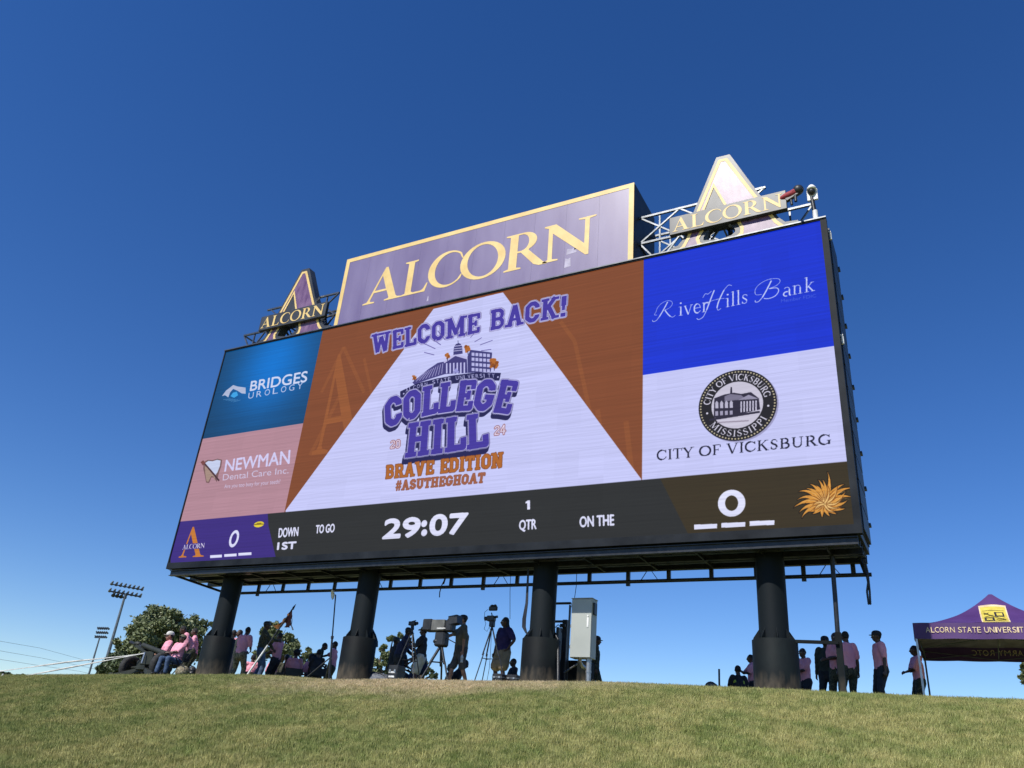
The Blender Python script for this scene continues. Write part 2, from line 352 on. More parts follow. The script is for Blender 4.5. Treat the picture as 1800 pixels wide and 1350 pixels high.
SF['G'] = (.86, SF['C'][1][:-1] + [(1, [(.70, .03), (.70, .40)]), (.3, [(.56, .41), (.82, .41)])])
SF['I'] = (.40, [(1, [(.2, 0), (.2, 1)])] + _sf((.2, .02), (.2, .98)))
SF['T'] = (.72, [(1, [(.36, 0), (.36, 1)]), (.35, [(.05, .76), (.07, .97), (.65, .97), (.67, .76)])] + _sf((.36, .02)))
SF['Y'] = (.80, [(1, [(.12, 1), (.42, .45)]), (.45, [(.70, 1), (.42, .45)]), (1, [(.42, .48), (.42, 0)])] + _sf((.42, .02), (.12, .98), (.70, .98)))
SF['O'] = (.92, [(.6, _e(.46, .5, .37, .46, 45, 135, 6)), (1.05, _e(.44, .5, .35, .46, 115, 245)), (.6, _e(.46, .5, .37, .46, 225, 315, 6)), (1.05, _e(.48, .5, .35, .46, -65, 65))])
SF['F'] = (.66, [(1, [(.2, 0), (.2, 1)]), (.38, [(.08, .97), (.60, .97), (.61, .74)]), (.38, [(.2, .5), (.46, .5)]), (.3, [(.46, .4), (.46, .6)])] + _sf((.2, .02)))
SF['V'] = (.84, [(1, [(.13, 1), (.42, 0)]), (.45, [(.72, 1), (.42, 0)])] + _sf((.12, .98), (.72, .98)))
SF['K'] = (.86, [(1, [(.2, 0), (.2, 1)]), (.4, [(.66, 1), (.24, .5)]), (1, [(.34, .62), (.70, 0)])] + _sf((.2, .02), (.2, .98), (.66, .98), (.72, .02)))
SF['S'] = (.62, [(.4, [(.50, .74), (.48, .84)]), (.55, _e(.31, .74, .18, .22, 40, 150, 7)), (1, [(.15, .80), (.14, .68), (.22, .57), (.40, .46), (.48, .33), (.47, .20)]), (.55, _e(.30, .25, .18, .22, 330, 200, 7)), (.4, [(.13, .32), (.12, .04)])])
SF['B'] = (.76, [(1, [(.2, 0), (.2, 1)]), (.4, [(.08, .97), (.38, .97)]), (.4, [(.2, .52), (.42, .52)]), (.4, [(.08, .03), (.42, .03)]), (.9, _e(.38, .75, .20, .22, -90, 90, 8)), (.95, _e(.42, .275, .23, .245, -90, 90, 8))])
SF['U'] = (.88, [(1, [(.2, 1), (.2, .32)]), (.7, _e(.44, .32, .24, .29, 180, 360, 10)), (.45, [(.68, .32), (.68, 1)])] + _sf((.2, .98), (.68, .98)))
SF['R'] = (.84, [(1, [(.2, 0), (.2, 1)]), (.4, [(.08, .97), (.38, .97)]), (.4, [(.2, .50), (.40, .50)]), (.9, _e(.38, .735, .21, .235, -90, 90, 8)), (1, [(.40, .50), (.70, .02)])] + _sf((.2, .02), (.72, .02)))
SF['M'] = (1.02, [(.45, [(.2, 0), (.2, 1)]), (1, [(.2, 1), (.5, .05)]), (.45, [(.5, .05), (.80, 1)]), (1, [(.82, 0), (.82, 1)])] + _sf((.2, .02), (.82, .02), (.15, .98), (.87, .98)))
SF['P'] = (.70, SF['R'][1][:4] + _sf((.2, .02)))
SF['.'] = (.40, [(1.5, [(.2, .42), (.2, .56)])])
SF[' '] = (.36, [])
SF['i'] = (.32, [(.8, [(.16, 0), (.16, .62)]), (.3, [(.04, .60), (.16, .60)]), (1, [(.16, .80), (.16, .90)])] + [(.3, [(.04, .02), (.28, .02)])])
SF['l'] = (.32, [(.8, [(.16, 0), (.16, 1)]), (.3, [(.04, .97), (.16, .97)]), (.3, [(.04, .02), (.28, .02)])])
SF['v'] = (.54, [(.8, [(.08, .62), (.28, 0)]), (.35, [(.46, .62), (.28, 0)]), (.3, [(0, .61), (.18, .61)]), (.3, [(.38, .61), (.54, .61)])])
SF['e'] = (.50, [(.35, [(.07, .34), (.43, .34)]), (.8, _e(.26, .31, .18, .30, 90, 290, 10)), (.4, _e(.25, .31, .18, .30, 0, 90, 5)), (.4, [(.32, .03), (.45, .14)])])
SF['r'] = (.42, [(.8, [(.14, 0), (.14, .62)]), (.3, [(.03, .60), (.14, .60)]), (.3, [(.02, .02), (.28, .02)]), (.5, [(.14, .42), (.24, .60), (.36, .60)]), (.7, [(.34, .60), (.38, .52)])])
SF['s'] = (.42, [(.35, [(.35, .46), (.33, .58)]), (.4, _e(.21, .47, .12, .13, 40, 170, 6)), (.8, [(.09, .48), (.14, .38), (.28, .27), (.34, .16)]), (.4, _e(.21, .15, .13, .14, 350, 190, 6)), (.3, [(.07, .20), (.07, .02)])])
SF['a'] = (.50, [(.8, [(.38, .44), (.38, .06), (.46, .02)]), (.4, _e(.24, .44, .14, .17, 0, 150, 6)), (.75, _e(.22, .16, .14, .15, 60, 290, 8)), (.35, [(.28, .30), (.38, .34)])])
SF['n'] = (.60, [(.8, [(.14, 0), (.14, .62)]), (.3, [(.03, .60), (.14, .60)]), (.8, [(.42, 0), (.42, .42)]), (.4, _e(.28, .42, .14, .18, 0, 140, 6)), (.3, [(.03, .02), (.25, .02)]), (.3, [(.31, .02), (.53, .02)])])
SF['k'] = (.56, [(.8, [(.14, 0), (.14, 1)]), (.3, [(.03, .97), (.14, .97)]), (.4, [(.42, .62), (.16, .3)]), (.8, [(.22, .38), (.46, 0)]), (.3, [(.03, .02), (.26, .02)]), (.3, [(.32, .61), (.50, .61)]), (.3, [(.36, .02), (.56, .02)])])
# flowing script capitals
SC = {
 'R': (1.0, [(.35, [(.02, .48), (.05, .75), (.20, .98), (.45, 1.10), (.68, 1.02), (.74, .82), (.62, .60), (.40, .50)]), (.9, [(.50, 1.02), (.34, .5), (.22, .12)]), (.5, [(.22, .12), (.12, -.10), (0, -.14), (-.05, -.04)]), (.35, [(.02, .48), (-.02, .3), (.10, .25)]), (.9, [(.42, .50), (.58, .2), (.70, .02)]), (.4, [(.70, .02), (.80, -.04), (.90, .06)])]),
 'H': (1.0, [(.4, [(-.10, .72), (0, .90), (.10, .86), (.24, .98)]), (.9, [(.34, 1.0), (.20, .5), (.08, .1)]), (.5, [(.08, .1), (-.06, -.20), (-.26, -.30), (-.36, -.22)]), (.35, [(.02, .42), (.30, .50), (.60, .52), (.78, .50)]), (.4, [(1.0, 1.06), (.86, 1.12), (.72, .92)]), (.9, [(.72, .92), (.56, .4), (.52, .1)]), (.4, [(.52, .1), (.58, -.02), (.70, .04)])]),
 'B': (1.05, [(.35, [(.26, .30), (.02, .36), (0, .70), (.20, .98), (.52, 1.12), (.86, 1.06), (.94, .86), (.80, .66), (.52, .56)]), (.9, [(.60, 1.02), (.44, .5), (.30, .12)]), (.5, [(.30, .12), (.16, -.08), (.04, -.08), (.02, .02)]), (.6, [(.52, .56), (.84, .52), (.92, .30), (.80, .06), (.56, -.02), (.36, .04)])]),
}
def _smooth(P, n=6):
    if len(P) < 3: return P
    E_ = [P[0]] + list(P) + [P[-1]]; o = []
    for i in range(1, len(E_) - 2):
        a, b, c, d = E_[i - 1:i + 3]
        for k in range(n):
            t = k / n
            o.append(tuple(.5 * (2 * b[j] + (c[j] - a[j]) * t + (2 * a[j] - 5 * b[j] + 4 * c[j] - d[j]) * t * t + (3 * b[j] - a[j] - 3 * c[j] + d[j]) * t ** 3) for j in (0, 1)))
    return o + [P[-1]]
SC = {k_: (v_[0], [(w_, _smooth(p_)) for w_, p_ in v_[1]]) for k_, v_ in SC.items()}
_fc = {}
def sans(s, bold=0):
    """outline loops of a string in the plain letters every Blender has"""
    if s in _fc: return _fc[s]
    cu = bpy.data.curves.new('lettering', 'FONT'); cu.body = s; ob = bpy.data.objects.new('lettering', cu); COL.objects.link(ob)
    dg = bpy.context.evaluated_depsgraph_get(); c2 = ob.to_curve(dg)
    loops = []
    for sp in c2.splines:
        pts = []; bp = sp.bezier_points
        if sp.type == 'BEZIER':
            for i in range(len(bp)):
                p, q = bp[i], bp[(i + 1) % len(bp)]
                for k in range(5):
                    t = k / 5; w = (1 - t) ** 3, 3 * t * (1 - t) ** 2, 3 * t * t * (1 - t), t ** 3
                    v = p.co * w[0] + p.handle_right * w[1] + q.handle_left * w[2] + q.co * w[3]; pts.append((v.x, v.y))
        else: pts = [(p.co.x, p.co.y) for p in sp.points]
        loops.append(pts)
    ob.to_curve_clear(); bpy.data.objects.remove(ob); bpy.data.curves.remove(cu)
    cap = .73 if s.upper() == s else .73
    if loops:
        xs = [p[0] for l in loops for p in l]; x0 = min(xs); w = max(xs) - x0; ys = [p[1] for l in loops for p in l]
        h = max(ys)
        loops = [[((a - x0) / w, b / h) for a, b in l] for l in loops]
    _fc[s] = loops; return loops

# ------------------------------------------------------------------ picture shown on the display
PX = 72; SS = 2; Q = PX * SS
UX0, UX1, UZ0, UZ1 = -27.05, -1.89, 6.18, 15.66
CW = int((UX1 - UX0) * Q) // SS * SS; CH = int((UZ1 - UZ0) * Q) // SS * SS
CV = np.zeros((CH, CW, 3), np.float32)
def q(px, py):
    d = ray(px, py); t = 21. / d[1]; return ((d[0] * t - UX0) * Q, (UZ1 - d[2] * t) * Q)
def raster(loops):
    pts = np.array([p for l in loops for p in l]); x0, y0 = np.floor(pts.min(0)).astype(int) - 1; x1, y1 = np.ceil(pts.max(0)).astype(int) + 2
    x0 = max(x0, 0); y0 = max(y0, 0); x1 = min(x1, CW); y1 = min(y1, CH)
    if x1 <= x0 or y1 <= y0: return None
    w, h = x1 - x0, y1 - y0; cnt = np.zeros((h, w + 1), np.int16)
    for l in loops:
        for i in range(len(l)):
            (ax, ay), (bx, by) = l[i], l[(i + 1) % len(l)]
            if ay == by: continue
            if ay > by: ax, ay, bx, by = bx, by, ax, ay
            r0 = max(int(math.ceil(ay - .5)), y0); r1 = min(int(math.ceil(by - .5)), y1)
            if r1 <= r0: continue
            rows = np.arange(r0, r1); xs = ax + (rows + .5 - ay) * (bx - ax) / (by - ay)
            xi = np.clip(np.ceil(xs - .5).astype(int) - x0, 0, w); np.add.at(cnt, (rows - y0, xi), 1)
    return (x0, y0, (np.cumsum(cnt, 1)[:, :w] % 2).astype(bool))
def union(ms):
    ms = [m for m in ms if m is not None]
    if not ms: return None
    x0 = min(m[0] for m in ms); y0 = min(m[1] for m in ms); x1 = max(m[0] + m[2].shape[1] for m in ms); y1 = max(m[1] + m[2].shape[0] for m in ms)
    A = np.zeros((y1 - y0, x1 - x0), bool)
    for a, b, m in ms: A[b - y0:b - y0 + m.shape[0], a - x0:a - x0 + m.shape[1]] |= m
    return (x0, y0, A)
def dil(m, r):
    if m is None: return None
    x, y, A = m; k = int(math.ceil(r)); B = np.pad(A, k); O = B.copy()
    for dy in range(-k, k + 1):
        wx = int(math.sqrt(max(0, r * r - dy * dy)))
        R = np.roll(B, dy, 0)
        for dx in range(-wx, wx + 1): O |= np.roll(R, dx, 1)
    return (x - k, y - k, O)
def paint(m, col, alpha=1.):
    if m is None: return
    x, y, A = m; x0, y0 = max(x, 0), max(y, 0); A = A[y0 - y:, x0 - x:]; A = A[:CH - y0, :CW - x0]
    sub = CV[y0:y0 + A.shape[0], x0:x0 + A.shape[1]]; c = np.array(col, np.float32) / 255.
    sub[A] = sub[A] * (1 - alpha) + c * alpha
def poly(pts, col, alpha=1.): paint(raster([[q(*p) for p in pts]]), col, alpha)
def zz(ox, oy, s, pts): return [(ox + a / s, oy + b / s) for a, b in pts]
def strokes(font, s, fmap, w):
    """masks of stroke letters; fmap turns (u 0..1, v) into canvas pixels, w is the stem width in canvas pixels"""
    adv = sum(font[c][0] for c in s); x = 0; ms = []
    for ch in s:
        wd, st = font[ch]
        for wt, pts in st:
            P = [fmap((x + a) / adv, b) for a, b in pts]; hw = w * wt / 2
            for i in range(len(P) - 1):
                ax, ay = P[i]; bx, by = P[i + 1]; L = math.hypot(bx - ax, by - ay)
                if L < 1e-6: continue
                dx, dy = (bx - ax) / L, (by - ay) / L; nx, ny = -dy * hw, dx * hw
                ms.append(raster([[(ax + nx, ay + ny), (bx + nx, by + ny), (bx - nx, by - ny), (ax - nx, ay - ny)]]))
                if i: ms.append(raster([[(ax + hw * math.cos(t), ay + hw * math.sin(t)) for t in [math.pi / 4 * k + .39 for k in range(8)]]]))
        x += wd
    return union(ms)
def between(bot, top):
    """map running between two photographed edges of a line of lettering"""
    b = np.array([q(*p) for p in bot]); t = np.array([q(*p) for p in top]); xl0, xl1 = b[0, 0], b[-1, 0]; tl0, tl1 = t[0, 0], t[-1, 0]
    db = min(2, len(bot) - 1); pb = np.polyfit(b[:, 0], b[:, 1], db); pt = np.polyfit(t[:, 0], t[:, 1], min(2, len(top) - 1))
    def f(u, v):
        x = xl0 + (xl1 - xl0) * u; xt = tl0 + (tl1 - tl0) * u; yb = np.polyval(pb, x); yt = np.polyval(pt, xt)
        return (x + (xt - x) * v, yb + (yt - yb) * v)
    f.h = abs(np.polyval(pt, tl0) - np.polyval(pb, xl0)); return f
def blk(s, bot, top, cols, w=.24):
    f = between(bot, top); m = strokes(BK, s, f, f.h * w)
    for r, c in cols: paint(dil(m, r) if r else m, c)
    return m
def srf(s, bot, top, col, w=.13, font=None):
    f = between(bot, top); paint(strokes(font or SF, s, f, f.h * w), col)
def sns(s, bot, top, col, bold=0, alpha=1.):
    f = between(bot, top); m = raster([[f(*p) for p in l] for l in sans(s)])
    paint(dil(m, bold) if bold else m, col, alpha)
def roman(s, bot, top, col, gap=.03):
    f = between(bot, top); adv = sum(ROMAN[c][0] + gap for c in s) - gap; x = 0
    for c in s:
        paint(raster([[f((x + a) / adv, b) for a, b in l] for l in ROMAN[c][1]]), col); x += ROMAN[c][0] + gap
def line(a, b, w, col, alpha=1.):
    (ax, ay), (bx, by) = q(*a), q(*b); L = math.hypot(bx - ax, by - ay) + 1e-6; nx, ny = -(by - ay) / L * w / 2, (bx - ax) / L * w / 2
    paint(raster([[(ax + nx, ay + ny), (bx + nx, by + ny), (bx - nx, by - ny), (ax - nx, ay - ny)]]), col, alpha)
def disc(c, rx, ry, col, alpha=1., n=28, a0=0, a1=360):
    paint(raster([[(c[0] + rx * math.cos(math.radians(a0 + (a1 - a0) * i / n)), c[1] + ry * math.sin(math.radians(a0 + (a1 - a0) * i / n))) for i in range(n)]]), col, alpha)

LAV = (197, 200, 246); BRN = (130, 74, 46)
CV[:] = np.array(BRN) / 255.
xs1 = int((-21.45 - UX0) * Q); xs2 = int((-7.50 - UX0) * Q); ybar = int((UZ1 - 7.87) * Q); yl = int((UZ1 - 11.48) * Q); yr = int((UZ1 - 11.315) * Q)
# ghost letters on the brown ground
_g = (150, 88, 50)
for P, w in (([(565, 690), (604, 610), (640, 690)], 22), ([(545, 800), (600, 690)], 26), ([(985, 565), (1010, 600), (1040, 740)], 20), ([(1050, 720), (1062, 810)], 24), ([(1100, 740), (1110, 830)], 24), ([(640, 630), (655, 700)], 18)):
    for i in range(len(P) - 1): line(P[i], P[i + 1], w, _g, .5)
roman('A', [(548, 800), (640, 790)], [(560, 640), (632, 612)], _g)
poly([(762, 543), (884, 514), (1127, 842), (1127, 848), (502, 903), (502, 897)], LAV)
# top left and lower left panels
yy, xx = np.mgrid[0:yl, 0:xs1]; cx, cy = q(480, 640)
g = np.exp(-(((xx - cx) / (2.3 * Q)) ** 2 + ((yy - cy) / (2.6 * Q)) ** 2))[..., None]
CV[:yl, :xs1] = (np.array((16, 66, 108)) * (1 - g) + np.array((6, 116, 208)) * g) / 255.
CV[yl:ybar, :xs1] = np.array((178, 136, 150)) / 255.
z4 = lambda pts: zz(300, 580, 3.14, pts)
sns('BRIDGES', z4([(437, 336), (750, 285)]), z4([(445, 283), (757, 226)]), (205, 212, 240), 2)
for i, c in enumerate('UROLOGY'):
    u0 = 427 + i * 45; b = 380 - i * 8.6
    sns(c, z4([(u0, b), (u0 + 29, b - 5)]), z4([(u0 + 4, b - 33), (u0 + 33, b - 38)]), (190, 200, 235), 0)
poly(z4([(283, 365), (305, 335), (345, 304), (372, 312), (414, 318), (414, 352), (392, 350), (368, 335), (345, 325), (328, 345), (318, 372), (300, 360)]), (175, 185, 215))
poly(z4([(345, 345), (365, 340), (372, 360), (350, 375), (330, 365)]), (60, 160, 225))
for a in range(5): line(*z4([(290 + a * 14, 385 + a * 3), (330 + a * 14, 378 + a * 2)]), 4, (120, 165, 215), .5)
poly(z4([(182, 730), (205, 716), (232, 718), (258, 710), (284, 716), (280, 750), (266, 790), (255, 840), (240, 815), (226, 812), (212, 845), (196, 842), (188, 800), (180, 765)]), (120, 90, 92))
poly(z4([(190, 735), (208, 722), (232, 724), (256, 716), (276, 720), (272, 750), (258, 785), (248, 800), (222, 770), (200, 745)]), (196, 205, 235))
poly(z4([(188, 750), (222, 772), (246, 802), (242, 830), (236, 808), (224, 806), (208, 838), (198, 835), (192, 800)]), (165, 140, 128))
line(*z4([(186, 735), (268, 832)]), 9, (70, 45, 55)); poly(z4([(165, 730), (180, 718), (192, 735), (178, 748)]), (120, 70, 70))
sns('NEWMAN', z4([(297, 780), (655, 736)]), z4([(306, 718), (660, 662)]), (206, 202, 240), 2)
sns('Dental Care Inc.', z4([(287, 830), (650, 790)]), z4([(290, 796), (653, 755)]), (205, 195, 225), 0)
sns('Are you too busy for your teeth?', z4([(295, 873), (605, 846)]), z4([(298, 852), (606, 823)]), (205, 196, 228), 0)
# right panels
CV[:yr, xs2:] = np.array((22, 52, 208)) / 255.
CV[yr:ybar, xs2:] = np.array(LAV) / 255.
z6 = lambda pts: zz(1120, 380, 4.219, pts); PB = (196, 205, 248)
for s_, b, t, w in (('R', [(122, 765), (300, 738)], [(150, 650), (300, 625)], .075), ('H', [(500, 712), (672, 680)], [(505, 560), (700, 525)], .06), ('B', [(870, 628), (1068, 590)], [(880, 500), (1080, 465)], .075)):
    srf(s_, z6(b), z6(t), PB, w, SC)
srf('iver', z6([(302, 740), (530, 706)]), z6([(302, 632), (530, 590)]), PB, .10)
srf('ills', z6([(650, 678), (822, 642)]), z6([(650, 570), (822, 532)]), PB, .10)
srf('ank', z6([(1072, 600), (1318, 552)]), z6([(1072, 492), (1318, 440)]), PB, .10)
sns('Member FDIC', z6([(1065, 640), (1325, 600)]), z6([(1065, 617), (1325, 576)]), (70, 95, 222), 0)
z7 = lambda pts: zz(1120, 620, 3.069, pts)
srf('CITY OF VICKSBURG', z7([(103, 581), (1048, 492)]), z7([(103, 526), (1048, 436)]), (28, 30, 52), .15)
c1 = np.array(q(*z7([(537, 280)])[0])); rr = abs(np.array(q(*z7([(748, 265)])[0]))[0] - np.array(q(*z7([(325, 295)])[0]))[0]) / 2
disc(c1 + 6, rr, rr, (120, 115, 150), .5, 60)
disc(c1, rr, rr, (34, 33, 40), 1, 60)
for i in range(72):
    t = i / 72 * 2 * math.pi; disc(c1 + np.array((math.cos(t), math.sin(t))) * rr * .945, rr * .024, rr * .024, (190, 180, 150), 1, 8)
disc(c1, rr * .66, rr * .66, (200, 196, 215), 1, 48)
def ring(s, a0, a1, r0, r1, w=.16):
    def f(u, v):
        t = math.radians(a0 + (a1 - a0) * u); r = rr * (r0 + (r1 - r0) * v); return (c1[0] + r * math.cos(t), c1[1] - r * math.sin(t))
    paint(strokes(SF, s, f, rr * abs(r1 - r0) * w), (215, 212, 232))
ring('CITY OF VICKSBURG', 172, 8, .70, .88); ring('MISSISSIPPI', 212, 328, .88, .70)
for a in (190, 350): disc(c1 + np.array((math.cos(math.radians(a)), -math.sin(math.radians(a)))) * rr * .79, rr * .03, rr * .03, (215, 212, 232), 1, 8)
DK = (45, 42, 62)
poly(z7([(412, 345), (415, 245), (470, 225), (520, 215), (560, 222), (612, 212), (655, 245), (662, 305), (560, 330), (415, 352)]), DK)
poly(z7([(500, 222), (503, 185), (510, 185), (512, 218)]), DK); poly(z7([(470, 235), (500, 222), (560, 228), (585, 250), (470, 262)]), (120, 116, 140))
for i in range(4): poly(z7([(420 + i * 26, 300 - i), (420 + i * 26, 270 - i), (428 + i * 26, 258 - i), (437 + i * 26, 270 - i), (437 + i * 26, 299 - i)]), (185, 182, 205))
for i in range(4): poly(z7([(420 + i * 26, 340 - i * 2), (420 + i * 26, 315 - i), (436 + i * 26, 314 - i), (436 + i * 26, 338 - i * 2)]), (160, 156, 182))
for i in range(6): poly(z7([(556 + i * 16, 322 - i * 2), (556 + i * 16, 262 - i), (564 + i * 16, 262 - i), (564 + i * 16, 320 - i * 2)]), (195, 192, 215))
poly(z7([(545, 255), (600, 226), (655, 248)]), (150, 146, 172)); line(*z7([(388, 362), (660, 318)]), 9, DK); line(*z7([(430, 376), (600, 366)]), 5, (150, 140, 160))
# bottom bar
CV[ybar:, :] = np.array((44, 46, 47)) / 255.
sv = CV[:ybar].copy()
poly(z7([(120, 672), (278, 985), (1180, 985), (1180, 560)]), (58, 50, 34))
poly(z4([(0, 1045), (535, 1000), (540, 1080), (582, 1262), (0, 1300)]), (60, 44, 128))
def bar_text():
    W_ = (220, 222, 250)
    roman('A', z4([(44, 1256), (182, 1250)]), z4([(62, 1090), (188, 1088)]), (196, 122, 52))
    poly(z4([(62, 1213), (190, 1203), (192, 1172), (66, 1182)]), (60, 44, 128))
    roman('ALCORN', z4([(64, 1211), (187, 1201)]), z4([(68, 1186), (190, 1174)]), (220, 215, 235))
    o = q(*z4([(350, 1151)])[0])
    disc(o, .245 * Q, .335 * Q, W_, 1, 40); disc(o, .135 * Q, .215 * Q, (60, 44, 128), 1, 40)
    for a, b, y in ((218, 283, 1258), (296, 364, 1252), (374, 446, 1245)):
        poly(z4([(a, y), (b, y - 4), (b, y - 19), (a, y - 15)]), W_)
    f0 = q(*z4([(487, 1072)])[0]); disc(f0, .26 * Q, .115 * Q, (228, 208, 60), 1, 30)
    line(*z4([(460, 1074), (514, 1070)]), 4, (90, 70, 20)); line(*z4([(474, 1067), (500, 1066)]), 6, (150, 130, 30))
    sns('DOWN', z4([(595, 1144), (702, 1135)]), z4([(599, 1094), (706, 1087)]), W_, 2)
    sns('1ST', z4([(588, 1211), (690, 1205)]), z4([(592, 1173), (693, 1168)]), W_, 3)
    sns('TO GO', z4([(800, 1121), (902, 1114)]), z4([(804, 1077), (906, 1069)]), W_, 2)
    z8 = lambda pts: zz(280, 840, 2, pts)
    sns('29', z8([(786, 211), (912, 203)]), z8([(796, 147), (918, 139)]), W_, 6)
    for y in (160, 192): disc(q(*z8([(931, y)])[0]), .12 * Q, .12 * Q, W_, 1, 4 * 4)
    sns('07', z8([(950, 200), (1074, 192)]), z8([(956, 132), (1084, 124)]), W_, 6)
    poly(z8([(1293, 111), (1293, 88), (1287, 90), (1287, 84), (1296, 78), (1303, 78), (1303, 110)]), W_)
    sns('QTR', z8([(1265, 182), (1325, 178)]), z8([(1266, 149), (1325, 144)]), W_, 2)
    sns('ON THE', z8([(1478, 172), (1598, 165)]), z8([(1478, 136), (1597, 128)]), W_, 2)
    o = q(*z7([(508, 810)])[0]); e = q(*z7([(583, 805)])[0]); r = e[0] - o[0]
    disc(o, r, r * 1.02, W_, 1, 44); disc(o, r * .47, r * .58, (58, 50, 34), 1, 44)
    for a, b, y in ((306, 430, 952), (453, 582, 943), (605, 739, 933)):
        poly(z7([(a, y), (b, y - 6), (b, y - 31), (a, y - 26)]), W_)
    # golden flames, a plain stand-in for the visiting team's emblem
    G1, G2, G3 = (214, 148, 62), (120, 66, 24), (232, 190, 120)
    ctr_ = (1008, 815)
    def lock(a0, L, w0, bend, col, grow=0):
        L_p, R_p = [], []
        for i in range(11):
            u = i / 10; a = math.radians(a0 + bend * u * u); r = 2 + (L - 2) * u; w_ = (w0 * (1 - u) ** .8 * (.75 + .5 * math.sin(u * 3)) + grow); cx__, cy__ = ctr_[0] + r * math.cos(a) * 1.08, ctr_[1] - r * math.sin(a) * (1.45 if math.sin(a) > 0 else 1.05)
            nx__, ny__ = math.sin(a), math.cos(a); L_p.append((cx__ - nx__ * w_, cy__ - ny__ * w_)); R_p.append((cx__ + nx__ * w_, cy__ + ny__ * w_))
        poly(z7(L_p + R_p[::-1]), col)
    tongues = [(a, 112 + 30 * math.sin(a * .045 + .4) + (14 if k_ % 2 else 0), 15, 20 if a > 60 else -14) for k_, a in enumerate(range(24, 206, 13))] + [(216, 95, 16, -14), (232, 80, 14, -12), (252, 72, 14, 10), (280, 70, 15, 14), (305, 82, 15, 16), (330, 108, 16, 18), (352, 120, 16, 16), (10, 118, 15, 14)]
    for a, L, w_, bd in tongues: lock(a, L, w_, bd, (26, 22, 20), 5)
    for a, L, w_, bd in tongues: lock(a, L, w_, bd, G1)
    for a, L, w_, bd in tongues: lock(a + 4, L * .72, 2.6, bd, G2); lock(a - 3, L * .9, 1.6, bd, G3)
    for a, L in ((20, 95), (-8, 100), (-34, 88), (48, 70), (-62, 70), (160, 60), (190, 64)): lock(a, L, 7, 26, G2, 2); lock(a, L * .95, 6, 26, G3)
bar_text()
CV[:ybar] = sv          # the slanted fields stop at the bar's upper edge

# ---- middle picture
z5 = lambda pts: zz(620, 500, 3.5525, pts)
PU, NV, WH, OR = (68, 56, 158), (34, 34, 84), (190, 188, 232), (176, 104, 44)
blk('WELCOME BACK!', z5([(118, 432), (1338, 196)]), z5([(116, 314), (1348, 60)]), [(9, WH), (6, NV), (4.5, WH), (0, PU)], .20)
# hall with a domed tower, wings and trees
for a in range(11):
    t = math.radians(18 + a * 14.4); r0, r1 = (150, 235) if a % 2 else (140, 200); c = (655, 470)
    line(*z5([(c[0] + r0 * math.cos(t) * 1.1, c[1] - r0 * math.sin(t) - 10 * math.cos(t) * 1.4), (c[0] + r1 * math.cos(t) * 1.1, c[1] - r1 * math.sin(t) * .9 - 10 * math.cos(t))]), 4, (88, 78, 150))
poly(z5([(372, 612), (470, 530), (530, 490), (575, 480), (575, 560), (480, 590), (385, 625)]), (70, 66, 128))
for a in range(9): line(*z5([(395 + a * 20, 606 - a * 6), (450 + a * 14, 548 - a * 7)]), 3, (188, 186, 232))
poly(z5([(566, 560), (572, 480), (640, 432), (712, 462), (716, 552)]), (64, 60, 122)); poly(z5([(566, 482), (640, 428), (716, 455), (714, 468), (640, 446), (572, 492)]), WH)
for a in range(6): poly(z5([(582 + a * 22, 556), (582 + a * 22, 492 - a), (591 + a * 22, 491 - a), (591 + a * 22, 555)]), (192, 192, 238))
poly(z5([(622, 552), (645, 522), (668, 550)]), (150, 150, 214))
poly(z5([(628, 440), (630, 400), (634, 388), (644, 372), (662, 366), (674, 372), (682, 385), (684, 400), (686, 432)]), (60, 58, 118))
for y in (384, 400, 414): line(*z5([(630, y + 2), (684, y - 4)]), 4, (196, 196, 240))
line(*z5([(658, 368), (657, 350)]), 3, NV)
poly(z5([(718, 552), (716, 450), (735, 408), (870, 425), (862, 545)]), (62, 60, 120))
for j, y in enumerate((425, 456, 488, 520)):
    for a in range(5): poly(z5([(742 + a * 24, y + 20 + a * 2), (742 + a * 24, y + a * 2), (760 + a * 24, y + 1 + a * 2), (760 + a * 24, y + 21 + a * 2)]), (184, 184, 232))
rn = np.random.RandomState(3)
for cx_, cy_, r_ in ((590, 448, 15), (718, 402, 19), (882, 492, 24), (384, 582, 12)):
    for _ in range(16):
        p = q(*z5([(cx_ + rn.uniform(-r_, r_) * .8, cy_ + rn.uniform(-r_, r_))])[0]); disc(p, r_ * .5, r_ * .45, OR if rn.rand() > .3 else (140, 76, 30), 1, 7)
    line(*z5([(cx_, cy_ + r_ * .6), (cx_ + 2, cy_ + r_ * 1.9)]), 4, NV)
poly(z5([(296, 668), (400, 618), (520, 588), (640, 566), (780, 548), (925, 552), (915, 600), (780, 600), (620, 620), (480, 648), (390, 676), (296, 712)]), NV)
f = between(z5([(328, 674), (450, 634), (570, 608), (720, 588), (892, 581)]), z5([(326, 650), (450, 612), (570, 584), (720, 563), (890, 557)]))
paint(strokes({k: v for k, v in SF.items()}, 'U', f, 0.01), NV)
tx = 'ALCORN STATE UNIVERSITY'
for i, ch in enumerate(tx):
    if ch == ' ': continue
    lp = sans(ch); a0 = (i + .12) / len(tx); a1 = (i + (.80 if ch != 'I' else .3)) / len(tx)
    paint(raster([[f(a0 + (a1 - a0) * p[0], p[1]) for p in l] for l in lp]), (190, 190, 236))
for p in ((318, 682), (906, 578)): disc(q(*z5([p])[0]), 5, 5, (190, 190, 236), 1, 10)
cb = z5([(200, 905), (370, 842), (450, 822), (560, 800), (690, 786), (810, 790), (978, 815)]); ct = z5([(190, 722), (380, 656), (480, 636), (590, 612), (700, 598), (840, 590), (1040, 604)])
f = between(cb, ct); m = strokes(BK, 'COLLEGE', f, f.h * .20)
